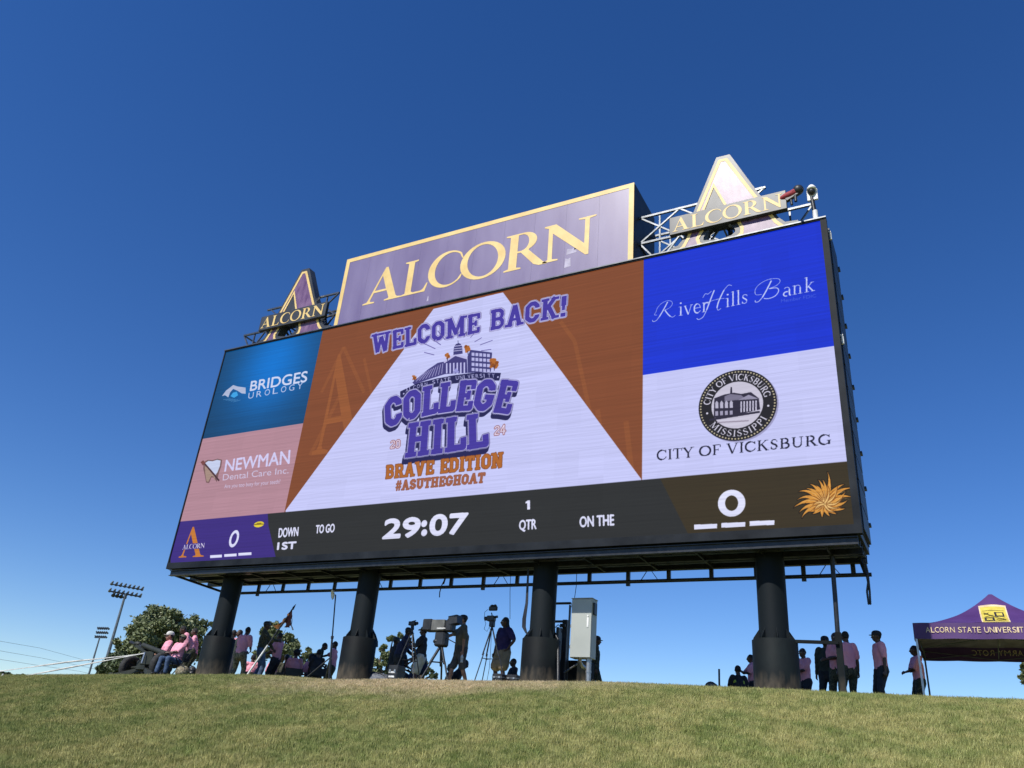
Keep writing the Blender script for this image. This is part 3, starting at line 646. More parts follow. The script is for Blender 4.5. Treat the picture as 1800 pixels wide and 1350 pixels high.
def drop(m, dx, dy): return (m[0] + dx, m[1] + dy, m[2])
d9 = dil(m, 9)
for k in range(0, 26, 4): paint(drop(d9, -k // 6, k), NV)
paint(d9, WH); paint(dil(m, 7), NV); paint(dil(m, 5.5), WH); paint(dil(m, 2), PU)
f = between(z5([(320, 1082), (850, 1012)]), z5([(345, 868), (838, 800)])); m = strokes(BK, 'HILL', f, f.h * .20); d9 = dil(m, 9)
for k in range(0, 30, 4): paint(drop(d9, -k // 5, k), NV)
paint(d9, WH); paint(dil(m, 7), NV); paint(dil(m, 5), WH); paint(dil(m, 2), PU)
for s_, b, t in (('20', [(231, 1028), (298, 1019)], [(234, 974), (300, 966)]), ('24', [(880, 944), (956, 934)], [(882, 884), (958, 875)])):
    f = between(z5(b), z5(t)); m = strokes(BK, s_, f, f.h * .14); paint(dil(m, 4), (150, 92, 96)); paint(m, (226, 215, 240))
blk('BRAVE EDITION', z5([(200, 1214), (938, 1140)]), z5([(205, 1130), (942, 1046)]), [(3, (120, 66, 40)), (0, OR)], .22)
blk('#ASUTHEGHOAT', z5([(264, 1288), (822, 1236)]), z5([(268, 1226), (830, 1172)]), [(2, (124, 74, 60)), (0, (160, 96, 70))], .21)
# rows and modules of the display
rn = np.random.RandomState(5)
row = 1 + rn.normal(0, .018, (CH // 4 + 1, 1, 1)).repeat(4, 0)[:CH]
CV *= row.astype(np.float32)
ms = int(.84 * Q)
for a in range(0, CW, ms):
    for b in range(0, CH, ms): CV[b:b + ms, a:a + ms] *= 1 + rn.normal(0, .006)
yy, xx = np.mgrid[0:CH, 0:CW].astype(np.float32)
CV *= (1 + .014 * np.sin(yy * .31 + .9 * np.sin(xx * .004)) * np.sin(xx * .021 + yy * .004) + .010 * np.sin(yy * .9 + xx * .013))[..., None]
CV = np.clip(CV, 0, 1)
IM = CV.reshape(CH // SS, SS, CW // SS, SS, 3).mean((1, 3))
IH, IW = IM.shape[:2]
img = bpy.data.images.new('display_picture', IW, IH, alpha=False)
buf = np.ones((IH, IW, 4), np.float32); buf[..., :3] = IM[::-1]
img.pixels.foreach_set(buf.ravel()); img.update(); img.pack()
del CV
# ------------------------------------------------------------------ ground
def grid(xs, ys, f=ground, dz=0):
    xs = np.array(xs); ys = np.array(ys); XX, YY = np.meshgrid(xs, ys); ZZ = f(XX, YY) + dz
    vs = np.stack([XX, YY, ZZ], -1).reshape(-1, 3); nx = len(xs)
    fs = [(j * nx + i, j * nx + i + 1, (j + 1) * nx + i + 1, (j + 1) * nx + i) for j in range(len(ys) - 1) for i in range(nx - 1)]
    return vs, fs
def span(a, b, st): return list(np.arange(a, b, st))
gx = [-2500, -1200, -600, -300, -180, -120, -90, -75] + span(-62, 30, .5) + [30, 40, 55, 80, 120, 200, 400, 900, 2500]
gy = [-1200, -400, -100, -30, -8, 0, 2, 3] + span(3.5, 24, .3) + span(24, 62, 2) + [62, 80, 120, 200, 400, 900, 2500]
vs, fs = grid(gx, gy)
me = bpy.data.meshes.new('ground'); me.from_pydata([tuple(v) for v in vs], [], fs); me.polygons.foreach_set('use_smooth', [True] * len(fs))
gm_ = bpy.data.materials.new('mown_turf'); gm_.use_nodes = True; n = gm_.node_tree; b = n.nodes['Principled BSDF']; b.inputs['Roughness'].default_value = .95
b.inputs['Specular IOR Level'].default_value = .15
tc = n.nodes.new('ShaderNodeTexCoord')
def turf(n, b, tc, gain=1.0):
    """dry and green patches by place"""
    def noise(sc, det=4):
        t = n.nodes.new('ShaderNodeTexNoise'); t.inputs['Scale'].default_value = sc; t.inputs['Detail'].default_value = det; n.links.new(tc, t.inputs[0]); return t.outputs[0]
    def ramp(src, p0, c0, p1, c1):
        r = n.nodes.new('ShaderNodeValToRGB'); e = r.color_ramp.elements; e[0].position = p0; e[1].position = p1; e[0].color = (*[c * gain for c in c0], 1); e[1].color = (*[c * gain for c in c1], 1)
        n.links.new(src, r.inputs[0]); return r.outputs[0]
    def mix(f, a, c):
        m = n.nodes.new('ShaderNodeMix'); m.data_type = 'RGBA'; n.links.new(f, m.inputs[0]); n.links.new(a, m.inputs[6]); n.links.new(c, m.inputs[7]); return m.outputs[2]
    big = ramp(noise(.9, 6), .40, (.158, .198, .052), .62, (.345, .31, .118))
    fine = ramp(noise(5, 7), .36, (.115, .155, .034), .64, (.37, .34, .135))
    h = n.nodes.new('ShaderNodeValToRGB'); h.color_ramp.elements[0].color = (.45, .45, .45, 1); h.color_ramp.elements[1].color = (.55, .55, .55, 1)
    n.links.new(noise(3), h.inputs[0]); base = mix(h.outputs[0], big, fine)
    # worn straw patch along the crest in front of the middle columns
    sx = n.nodes.new('ShaderNodeVectorMath'); sx.operation = 'SUBTRACT'; n.links.new(tc, sx.inputs[0]); sx.inputs[1].default_value = (-10.4, 15.5, 0)
    sc = n.nodes.new('ShaderNodeVectorMath'); sc.operation = 'MULTIPLY'; n.links.new(sx.outputs[0], sc.inputs[0]); sc.inputs[1].default_value = (1 / 5.0, 1 / 2.3, 0)
    ln = n.nodes.new('ShaderNodeVectorMath'); ln.operation = 'LENGTH'; n.links.new(sc.outputs[0], ln.inputs[0])
    ad = n.nodes.new('ShaderNodeMath'); ad.operation = 'ADD'; n.links.new(ln.outputs['Value'], ad.inputs[0])
    nn = n.nodes.new('ShaderNodeMath'); nn.operation = 'MULTIPLY'; n.links.new(noise(1.6, 6), nn.inputs[0]); nn.inputs[1].default_value = 1.2; n.links.new(nn.outputs[0], ad.inputs[1])
    r = n.nodes.new('ShaderNodeValToRGB'); r.color_ramp.elements[0].position = .58; r.color_ramp.elements[0].color = (.85, .85, .85, 1); r.color_ramp.elements[1].position = 1.0; r.color_ramp.elements[1].color = (0, 0, 0, 1)
    dv = n.nodes.new('ShaderNodeMath'); dv.operation = 'DIVIDE'; n.links.new(ad.outputs[0], dv.inputs[0]); dv.inputs[1].default_value = 1.75; n.links.new(dv.outputs[0], r.inputs[0])
    straw = ramp(noise(6, 5), .35, (.34, .27, .14), .65, (.66, .52, .34))
    return mix(r.outputs[0], base, straw)
n.links.new(turf(n, b, tc.outputs['Object'], .9), b.inputs['Base Color'])
t2 = n.nodes.new('ShaderNodeTexNoise'); t2.inputs['Scale'].default_value = 14; t2.inputs['Detail'].default_value = 6; n.links.new(tc.outputs['Object'], t2.inputs[0])
bp = n.nodes.new('ShaderNodeBump'); bp.inputs['Strength'].default_value = .6; bp.inputs['Distance'].default_value = .05; n.links.new(t2.outputs[0], bp.inputs['Height']); n.links.new(bp.outputs[0], b.inputs['Normal'])
me.materials.append(gm_); go = bpy.data.objects.new('ground', me); COL.objects.link(go); struct(go)

# grass blades on the part of the bank near enough to tell blades
gb = bpy.data.materials.new('grass_blade'); gb.use_nodes = True; n = gb.node_tree; b = n.nodes['Principled BSDF']; b.inputs['Roughness'].default_value = .6; b.inputs['Specular IOR Level'].default_value = .3
ge = n.nodes.new('ShaderNodeNewGeometry'); oi = n.nodes.new('ShaderNodeObjectInfo')
tcol = turf(n, b, ge.outputs['Position'], 1.14)
hsv = n.nodes.new('ShaderNodeHueSaturation'); mr = n.nodes.new('ShaderNodeMapRange'); mr.inputs[3].default_value = .8; mr.inputs[4].default_value = 1.25
n.links.new(oi.outputs['Random'], mr.inputs[0]); n.links.new(mr.outputs[0], hsv.inputs['Value']); n.links.new(tcol, hsv.inputs['Color']); n.links.new(hsv.outputs[0], b.inputs['Base Color'])
tuft = MB(); rr_ = random.Random(2)
for i in range(14):
    a = rr_.uniform(0, 6.28); r = rr_.uniform(0, .055); x, y = r * math.cos(a), r * math.sin(a); h = rr_.uniform(.018, .042); a2 = rr_.uniform(0, 6.28); w = .0035
    lx, ly = rr_.uniform(-.022, .022), rr_.uniform(-.022, .022)
    tuft.add([(x - w * math.cos(a2), y - w * math.sin(a2), -.01), (x + w * math.cos(a2), y + w * math.sin(a2), -.01), (x + lx, y + ly, h)], [(0, 1, 2)])
tme = bpy.data.meshes.new('tuft'); tme.from_pydata([tuple(v) for v in tuft.v], [], tuft.f); tme.materials.append(gb)
tob = bpy.data.objects.new('tuft', tme)
vs, fs = grid(span(-36, 9, .6), span(6.8, 17.6, .4))
me = bpy.data.meshes.new('grass'); me.from_pydata([tuple(v) for v in vs], [], fs); me.materials.append(gb)
gr = bpy.data.objects.new('grass', me); COL.objects.link(gr); stuff(gr, 'short dry green grass covering the bank below the scoreboard', 'grass')
ng = bpy.data.node_groups.new('turf_blades', 'GeometryNodeTree')
ng.interface.new_socket('Geometry', in_out='INPUT', socket_type='NodeSocketGeometry'); ng.interface.new_socket('Geometry', in_out='OUTPUT', socket_type='NodeSocketGeometry')
N = ng.nodes; gi = N.new('NodeGroupInput'); go_ = N.new('NodeGroupOutput')
dp = N.new('GeometryNodeDistributePointsOnFaces'); dp.inputs['Density'].default_value = 620
ins = N.new('GeometryNodeInstanceOnPoints'); ob_ = N.new('GeometryNodeObjectInfo'); ob_.inputs[0].default_value = tob; ob_.transform_space = 'ORIGINAL'
rv = N.new('FunctionNodeRandomValue'); rv.data_type = 'FLOAT_VECTOR'; rv.inputs[0].default_value = (-.1, -.1, 0); rv.inputs[1].default_value = (.1, .1, 6.283)
rs = N.new('FunctionNodeRandomValue'); rs.data_type = 'FLOAT'; rs.inputs[2].default_value = .45; rs.inputs[3].default_value = 2.0
ng.links.new(gi.outputs[0], dp.inputs['Mesh']); ng.links.new(dp.outputs['Points'], ins.inputs['Points']); ng.links.new(ob_.outputs['Geometry'], ins.inputs['Instance'])
ng.links.new(rv.outputs[0], ins.inputs['Rotation']); ng.links.new(rs.outputs[1], ins.inputs['Scale']); ng.links.new(ins.outputs[0], go_.inputs[0])
md = gr.modifiers.new('blades', 'NODES'); md.node_group = ng

# ------------------------------------------------------------------ the scoreboard
led = bpy.data.materials.new('led_display'); led.use_nodes = True; n = led.node_tree; b = n.nodes['Principled BSDF']
b.inputs['Base Color'].default_value = (.007, .007, .008, 1); b.inputs['Roughness'].default_value = .8; b.inputs['Specular IOR Level'].default_value = .03
ti = n.nodes.new('ShaderNodeTexImage'); ti.image = img; ti.extension = 'EXTEND'
n.links.new(ti.outputs[0], b.inputs['Emission Color']); b.inputs['Emission Strength'].default_value = .99
MT['led'] = led
X0, X1, Z0, Z1 = UX0 * K, UX1 * K, UZ0 * K + EYE, UZ1 * K + EYE; YS = 21 * K; YB = 23.15 * K
sb = thing('video_scoreboard', 'huge video scoreboard on four dark steel columns, showing a welcome back picture', 'scoreboard', ((X0 + X1) / 2, 22 * K, gz((X0 + X1) / 2, 22 * K)))
# display face with its picture
me = bpy.data.meshes.new('display'); o = Vector(sb.location)
me.from_pydata([tuple(Vector(p) - o) for p in ((X0, YS, Z0), (X1, YS, Z0), (X1, YS, Z1), (X0, YS, Z1))], [], [(0, 1, 2, 3)])
uv = me.uv_layers.new(name='UVMap')
for i, c in enumerate(((0, 0), (1, 0), (1, 1), (0, 1))): uv.data[i].uv = c
me.materials.append(led); d = bpy.data.objects.new('display', me); COL.objects.link(d); d.parent = sb
LX, RX = X0 - .045, X1 + .135; BZ = 5.945 * K + EYE; TZ = Z1 + .035
m = MB(); m.box((LX, YS - .03, Z0), (X0, YS + .12, Z1)); m.box((X1, YS - .03, Z0), (RX, YS + .12, Z1)); m.box((LX, YS - .034, BZ), (RX, YS + .12, Z0 - .001))
m.box((LX, YS - .034, Z1 + .001), (RX, YS + .12, TZ)); m.build('frame', 'frame', sb)
m = MB(); m.box((LX, YS - .06, TZ + .002), (RX, YS + .16, TZ + .035)); m.build('top_rail', 'galv', sb)
m = MB(); m.box((LX + .03, YS + .13, Z0 - .02), (RX - .03, YB, TZ - .01)); m.build('cabinet_body', 'clad', sb)
# ribbed side cladding
for i in range(14):
    z = Z0 + (Z1 - Z0) * i / 14; z2 = Z0 + (Z1 - Z0) * (i + .93) / 14
    m = MB(); m.box((RX - .03, YS + .3, z), (RX + .015, YB - .12, z2)); m.build('side_panel', 'clad', sb)
    m = MB(); m.box((LX - .015, YS + .3, z), (LX + .03, YB - .12, z2)); m.build('side_panel', 'clad', sb)
for i in range(9):
    z = Z0 + (Z1 - Z0) * (i + .5) / 9; m = MB(); m.box((RX - .03, YB - .12, z), (RX + .05, YB + .04, z + .06)); m.build('rear_bracket', 'blackm', sb)
for z, w in ((Z1 - .35, .10), (Z1 - 3.1, .08)):
    m = MB(); m.cyl((RX + .03, YS + .2, z - .09), (RX + .03, YS + .2, z + .09), .03, n=8); m.box((RX, YS + .17, z + .1), (RX + .05, YS + .23, z + .14)); m.build('side_lamp', 'white', sb)
# underside: beams running lengthwise, cross ties and the hanging service rail
zb = BZ - .03
ys = [YS + .10, YS + .48, YS + .84, YS + 1.22, YB - .08]
for i, y in enumerate(ys):
    m = MB(); h = .16 if i % 2 == 0 else .11
    m.box((LX + .1, y - .06, zb - h), (RX - .1, y + .06, zb - h + .018)); m.box((LX + .1, y - .012, zb - h + .018), (RX - .1, y + .012, zb - .02)); m.box((LX + .1, y - .06, zb - .02), (RX - .1, y + .06, zb))
    m.build('beam', 'galv' if i in (1, 3) else 'blackm', sb)
m = MB(); m.box((LX + .05, YS + .10, BZ + .002), (RX - .05, YB, Z0 - .022)); m.build('soffit', 'clad', sb)
for i in range(15):
    x = LX + .7 + (RX - LX - 1.4) * i / 14; m = MB(); m.bar((x, YS + .14, zb - .14), (x, YB - .14, zb - .14), .04, .05); m.build('cross_tie', 'blackm', sb)
yr_ = YB + .06; zr_ = zb - .36
m = MB(); m.cyl((LX + .9, yr_, zr_), (RX - .06, yr_, zr_), .042, n=10)
m.cyl((LX + .2, YS + .1, zb - .12), (LX + .9, yr_, zr_), .035, n=8); m.build('service_rail', 'blackm', sb)
for i in range(19):
    x = LX + 1.2 + (RX - LX - 1.6) * i / 18; m = MB(); m.box((x - .045, yr_ - .03, zr_ - (.10 if i % 4 == 1 else .03)), (x + .045, yr_ + .03, zb + .03))
    m.build('hanger', 'blackm', sb)
    if i % 4 == 1:
        for dx_ in (.3, .74): m = MB(); m.bar((x + dx_, yr_, zr_), (x + .52, yr_ - .02, zb - .05), .014); m.build('stay', 'blackm', sb)
# columns with wide foot sleeves and gussets
CXS = [-24.5, -17.85, -11.0, -4.22]; CY = 22.1 * K; CR, SR = .38 * K, .575 * K; SZ = 3.52 * K + EYE
for i, cx_ in enumerate(CXS):
    x = cx_ * K; z0 = gz(x, CY - .4) - .25
    m = MB(); m.lathe((x, CY, 0), [(CR, SZ - .1), (CR, BZ - .6), (CR, BZ + .0)], 40); c = m.build('column', 'column', sb)
    m = MB(); m.lathe((x, CY, 0), [(SR, z0), (SR, SZ - .012), (SR - .015, SZ)], 44)
    sl_ = m.build('foot_sleeve', 'dusty', c)
    for k_ in range(8):
        t = k_ * math.pi / 4 + .35; dx, dy = math.cos(t), math.sin(t); px_, py_ = -dy * .008, dx * .008; m = MB()
        P = [(CR - .004, SZ + .002), (SR - .03, SZ + .002), (SR - .03, SZ + .03), (CR - .004, SZ + .21)]
        v_ = [(x + dx * r + s_ * px_, CY + dy * r + s_ * py_, z) for s_ in (-1, 1) for r, z in P]
        m.add(v_, [(0, 1, 2, 3), (7, 6, 5, 4), (0, 4, 5, 1), (1, 5, 6, 2), (2, 6, 7, 3), (3, 7, 4, 0)]); m.build('gusset', 'column', c)
# pipes running down the columns
def pipe(name, pts, r, mt='blackm'):
    m = MB(); m.tube(pts, r); return m.build(name, mt, sb)
x2 = CXS[1] * K
pipe('drain_pipe', [at(661, 1010, 17.6), at(656, 1060, 17.6), at(653, 1090, 17.5), at(652, 1106, 17.4), at(658, 1118, 17.3), at(661, 1128, 17.3), at(661, 1137, 17.3)], .055)
pipe('drain_pipe', [at(981, 975, 17.0), at(977, 1030, 17.0), at(973, 1090, 17.0), at(974, 1112, 17.0), at(981, 1124, 16.9), at(981, 1203, 16.6)], .034)
for i in range(5):
    pipe('cable', [at(929.5 - i * .4, 1000, 16.62), at(927.5 - i * .8, 1060, 16.62), at(924 - i * 1.3, 1088, 16.62), at(923.5 - i * 1.3, 1102, 16.62), at(926 - i * .5, 1112, 16.62), at(932, 1119, 16.65)], .012, 'clad')
pipe('drain_pipe', [at(1462, 975, 16.9), at(1468, 1050, 16.9), at(1473, 1120, 16.9)], .045)
pst = at(1481, 1200, 16.9)
m = MB(); m.bar(at(1473, 1112, 16.9), (pst.x, 16.9, gz(pst.x, 16.9) - .1), .11, .11); m.build('post', 'dusty', sb)
m = MB(); m.bar(at(1398, 1127.5, 16.75), at(1474, 1130, 16.82), .06, .06); m.build('cross_bar', 'dusty', sb)
# clutter hanging under the rail
pipe('hanging_cord', [at(784, 1004, 17.7), at(781, 1020, 17.7), at(776, 1030, 17.7), at(773, 1041, 17.7), at(772.5, 1050, 17.7)], .014, 'black')
pipe('hanging_cord', [at(786, 1006, 17.7), at(779.5, 1027, 17.7)], .02, 'black')
pipe('hanging_cord', [at(898, 1000, 17.7), at(896.5, 1040, 17.7), at(896.5, 1088, 17.7)], .007, 'black')
pipe('hanging_cord', [at(1014, 1000, 17.5), at(1013, 1030, 17.5), at(1010, 1051, 17.4)], .008, 'black')
for sx in (0, 3):
    P = [at(1517 + sx * .8, 982, 17.2), at(1522 + sx, 1005, 17.2), at(1526 + sx * .4, 1024, 17.2), at(1524 + sx * 1.6, 1040, 17.2), at(1527 + sx, 1062, 17.2)]
    m = MB()
    for i in range(len(P) - 1):
        for k_ in range(7): c_ = P[i].lerp(P[i + 1], (k_ + .5) / 7); m.ell(c_, (.022, .012, .034), 6, 4)
    m.build('chain', 'blackm', sb)
m = MB(); m.bar(at(1510, 975, 17.3), at(1524, 1012, 17.2), .07); m.build('loose_bracket', 'blackm', sb)

# ------------------------------------------------------------------ header sign on the scoreboard
hx0, hx1, hz0, hz1 = -20.88 * K, -7.87 * K, Z1 + .08, 19.08 * K + EYE
hs_ = thing('header_sign', 'long purple box sign with gold ALCORN lettering on top of the scoreboard', 'sign', ((hx0 + hx1) / 2, YS + .8, hz0))
hp = mat('header_purple_panel', (.17, .12, .27), .36, scale=1.3, noise=((.235, .19, .325), (.145, .105, .225)), stretch=(1, 1, .22), coat=.35)
MT['hp'] = hp; n = hp.node_tree; b = n.nodes['Principled BSDF']; b.inputs['Coat Roughness'].default_value = .32
m = MB(); m.box((hx0, YS + .02, hz0), (hx1, 23.2 * K, hz1)); m.build('box', 'clad', hs_)
npan = 10
for i in range(npan):
    xa = hx0 + .01 + (hx1 - hx0 - .02) * i / npan; xb = hx0 + .01 + (hx1 - hx0 - .02) * (i + 1) / npan - .003
    m = MB(); m.box((xa, YS - .012, hz0 + .005), (xb, YS + .019, hz1 - .01)); m.build('panel', 'hp', hs_)
bw = .145; y = YS - .016
m = MB()
for a, c_ in (((hx0, hz0), (hx0 + bw, hz1)), ((hx1 - bw, hz0), (hx1, hz1)), ((hx0 + bw, hz1 - bw), (hx1 - bw, hz1))):
    m.box((a[0], y - .003, a[1]), (c_[0], y + .003, c_[1]))
m.build('gold_border', 'gold', hs_)
def letters(parent, spans, z0, h, yy_, mt='gold', name='letter'):
    for ch, xa, xb in spans:
        wd = ROMAN[ch][0]; m = MB(); m.plate([[(p[0] / wd * (xb - xa), p[1] * h) for p in l] for l in ROMAN[ch][1]], (xa, yy_, z0), (1, 0, 0), (0, 0, 1)); m.build(name, mt, parent)
letters(hs_, [('A', -19.53 * K, -17.62 * K), ('L', -17.62 * K, -16.38 * K), ('C', -16.42 * K, -14.85 * K), ('O', -14.93 * K, -12.93 * K), ('R', -12.95 * K, -11.22 * K), ('N', -11.34 * K, -9.28 * K)], 16.46 * K + EYE, 1.63 * K, YS - .018)
# peeled scraps on the face
MT['faded'] = mat('faded_patch', (.42, .38, .5), .6)
for (a, c_) in (((-10.45, 16.05), (-10.2, 16.45)), ((-10.4, 16.6), (-10.0, 16.85)), ((-10.1, 16.75), (-9.75, 16.95)), ((-16.3, 15.95), (-16.22, 16.2))):
    xa, xb, za, zc = a[0] * K, c_[0] * K, a[1] * K + EYE, c_[1] * K + EYE
    pts = [(0, 0), (xb - xa, .02), (xb - xa - .02, zc - za), ((xb - xa) * .5, zc - za - .03), (.02, zc - za)]
    m = MB(); m.plate([pts], (xa, YS - .0145, za), (1, 0, 0), (0, 0, 1)); m.build('peeled_patch', 'faded', hs_)

# ------------------------------------------------------------------ letter A signs with their name banners
SIL = [(-.23, 3.52), (.22, 3.51), (1.08, 1.56), (1.5, .72), (1.62, .45), (1.81, .21), (2.2, .17), (2.21, 0), (-.14, 0), (-.14, .11), (.14, .16), (.27, .26), (.27, .36), (.13, .62), (.02, .70), (-.50, .70), (-.61, .62), (-.76, .30), (-.76, .20), (-.31, .12), (-.31, 0), (-1.87, 0), (-1.87, .17), (-1.62, .22), (-1.45, .42), (-1.08, 1.4)]
GO = [(-.16, 3.38), (.13, 3.37), (.98, 1.55), (1.40, .70), (1.58, .32), (1.74, .12), (1.86, .03), (.22, .03), (.42, .16), (.44, .34), (.30, .70), (.20, .86), (-.62, .86), (-.72, .62), (-.90, .30), (-.86, .12), (-.62, .03), (-1.66, .03), (-1.48, .14), (-1.32, .42), (-.98, 1.38)]
GT = [(-.36, 2.25), (.10, 1.02), (-.84, 1.02)]
def a_sign(cx_, label, blabel, grp):
    base = Vector((cx_ * K, YS + .05, Z1 + .075))
    t = thing('letter_sign', label, 'sign', base, 0, grp); f = lambda l: [(a * K, c_ * K) for a, c_ in l]
    e = (1, 0, 0), (0, 0, 1); D = .28
    m = MB(); m.plate([f(SIL)], base, *e, thick=D)
    m.build('letter_body', 'signgrey', t)
    m = MB(); m.plate([f(GO), f(GT)], base + Vector((0, -.006, 0)), *e); m.build('purple_face', 'plum', t)
    m = MB(); gi_ = inset(f(GO), .085); m.plate([f(GO), gi_], base + Vector((0, -.012, 0)), *e)
    tri = f(GT); m.plate([inset(tri, -.075), tri], base + Vector((0, -.0125, 0)), *e); m.build('gold_outline', 'gold', t)
    for sx in (-1.2, .0, 1.3):
        m = MB(); m.bar(base + Vector((sx * K, .33, .0)), base + Vector((sx * K, .33, .95)), .07); m.bar(base + Vector((sx * K, .33, .9)), base + Vector((sx * K * .7, 1.2, .05)), .05); m.build('prop', 'blackm', t)
    # banner across the letter
    bz = base.z + .33 * K + .12; zb_ = 16.34 * K + EYE; zt_ = 17.06 * K + EYE; yb_ = YS - .08
    bc = (cx_ + .04) * K
    bt = thing('name_banner', blabel, 'sign', (bc, YS - .02, zb_), 0, grp.replace('letter', 'name') if grp else None)
    hw = 1.89 * K; m = MB(); m.bbox((bc - hw, yb_, zb_), (bc + hw, yb_ + .115, zt_), .01); m.build('box', 'signgrey', bt)
    ws = [ROMAN[c_][0] for c_ in 'ALCORN']; g_ = .07; tot = sum(ws) + g_ * 5; sc_ = (2 * hw - .16) / tot; x = bc - hw + .08; sp = []
    for c_, w_ in zip('ALCORN', ws): sp.append((c_, x, x + w_ * sc_)); x += (w_ + g_) * sc_
    letters(bt, sp, zb_ + .075, (zt_ - zb_) - .15, yb_ - .006)
    for sx in (-.55, .5): m = MB(); m.bar((bc + sx, yb_ + .135, zb_ - .02), (bc + sx, yb_ + .135, zt_ - .06), .03); m.build('mounting_bar', 'blackm', bt)
    return t
a_sign(-4.72, 'big letter A sign shining pale in the sun at the right end of the scoreboard', 'grey name banner with gold letters across the sunlit right letter A', 'letter A signs on the scoreboard')
a_sign(-23.36, 'big purple letter A sign with gold outline at the left end of the scoreboard', 'dark name banner with gold letters across the purple left letter A', 'letter A signs on the scoreboard')

def truss(x0, x1, nb, label, steps):
    ya = YS + .40; f_ = ya / YS; yb2 = YS + 1.30; zt = 17.43 * K * f_ + EYE; zm = 16.34 * K * f_ + EYE; z0 = Z1 + .08
    x0 *= f_; x1 *= f_; st, en = [[v * f_ for v in p] for p in steps]; x0 = x0 if x0 < -10 else max(x0, -7.83 * K)
    t = thing('lattice_truss', label, 'truss', ((x0 + x1) / 2, ya, z0), 0, 'lattice trusses on the scoreboard roof'); w = .058
    for y_ in (ya, yb2):
        for z_, xa, xb in ((zt, st[0], en[0]), (zm, st[1], en[1])):
            m = MB(); m.bar((xa, y_, z_), (xb, y_, z_), w); m.build('chord', 'galv', t)
        xs = np.linspace(x0, x1, nb + 1)
        def br(p_, q_, nm='brace'): m = MB(); m.bar(p_, q_, w * .72); m.build(nm, 'galv', t)
        for i in range(nb):
            a, c_ = xs[i], xs[i + 1]; mid = (a + c_) / 2; ok = st[0] - .05 <= a and c_ <= en[0] + .3
            br((mid, y_ + .02, z0), (mid, y_ + .02, zt if ok else zm), 'upright')
            if ok: br((a, y_, zt), (c_, y_ + .012, zm)); br((a, y_ - .012, zm), (c_, y_, zt))
            br((a, y_, zm), (mid, y_ + .012, z0)); br((mid, y_ - .012, z0), (c_, y_, zm))
    for x in np.linspace(x0, x1, nb + 1):
        for z_ in (zm, z0 + .03): m = MB(); m.bar((x, ya, z_), (x, yb2, z_), w * .7); m.build('cross_tie', 'galv', t)
truss(-7.72 * K, -2.04 * K, 4, 'pale lattice truss behind the sunlit right letter A', ((-7.72 * K, -7.72 * K), (-3.4 * K, -2.04 * K)))
truss(-26.15 * K, -20.97 * K, 4, 'dark lattice truss behind the purple left letter A', ((-25.05 * K, -26.15 * K), (-20.97 * K, -20.97 * K)))

# roof camera on its post, and the gear at the banner's end
p = at(1434, 384, YS + .1); t = thing('security_camera', 'white dome camera on a post at the right end of the scoreboard roof', 'camera', p)
m = MB(); m.cyl(p - Vector((0, 0, .02)), at(1427, 347, YS + .1), .05, n=10); m.build('post', 'blackm', t)
m = MB(); m.cyl(p - Vector((0, 0, .02)), p + Vector((0, 0, .22)), .06, n=10); m.build('base', 'white', t)
c_ = at(1427, 338, YS + .04); m = MB(); m.bbox(c_ + Vector((-.12, .03, -.2)), c_ + Vector((.12, .09, .12)), .01); m.build('back_plate', 'white', t)
m = MB(); m.lathe(c_, [(.02, .20), (.06, .19), (.105, .12), (.11, .07), (.02, .06)], 16); m.build('hood', 'white', t)
m = MB(); m.ell(c_ + Vector((0, 0, .03)), (.085, .085, .10)); m.build('dome', 'black', t)
p = at(1392, 350, YS - .05); t = thing('bundled_gear', 'red and black bundle tied at the right end of the grey banner', 'gear', p)
m = MB(); m.ell(at(1388, 343, YS - .05), (.26, .10, .09), rot=Matrix.Rotation(-.25, 3, 'Y')); m.ell(at(1394, 339, YS - .05), (.16, .10, .07), rot=Matrix.Rotation(-.4, 3, 'Y')); m.build('red_wrap', 'red', t)
m = MB(); m.ell(at(1403, 334, YS - .05), (.13, .12, .13)); m.bar(at(1382, 352, YS - .05), at(1404, 338, YS - .05), .1); m.cyl(at(1390, 348, YS - .05), at(1392, 360, YS - .05), .03); m.cyl(at(1398, 343, 20.5 * K), at(1399, 354, 20.5 * K), .035)
m.build('black_clamp', 'black', t)
# ------------------------------------------------------------------ people
def evaluated(mb, voxel, smooth=2, jitter=0, seed=0, dec=0):
    me = bpy.data.meshes.new('work'); me.from_pydata([tuple(v) for v in mb.v], [], mb.f)
    ob = bpy.data.objects.new('work', me); COL.objects.link(ob)
    r = ob.modifiers.new('r', 'REMESH'); r.mode = 'VOXEL'; r.voxel_size = voxel; r.use_smooth_shade = True
    if smooth: s_ = ob.modifiers.new('s', 'SMOOTH'); s_.iterations = smooth; s_.factor = .5
    dg = bpy.context.evaluated_depsgraph_get(); ev = ob.evaluated_get(dg); out = bpy.data.meshes.new_from_object(ev)
    bpy.data.objects.remove(ob); bpy.data.meshes.remove(me)
    if jitter:
        n_ = len(out.vertices); co = np.zeros(n_ * 3, np.float32); out.vertices.foreach_get('co', co); co = co.reshape(-1, 3); no = np.zeros(n_ * 3, np.float32); out.vertices.foreach_get('normal', no); no = no.reshape(-1, 3)
        k = (np.sin(co[:, 0] * 41 + seed + 2.2 * np.sin(co[:, 2] * 17)) * np.sin(co[:, 2] * 33 + seed * 1.7 + 2 * np.sin(co[:, 1] * 21)) + .6 * np.sin(co[:, 1] * 57 + co[:, 2] * 23 + seed))
        co += no * (k * jitter)[:, None]; out.vertices.foreach_set('co', co.ravel())
    out.polygons.foreach_set('use_smooth', [True] * len(out.polygons)); out.update()
    return out
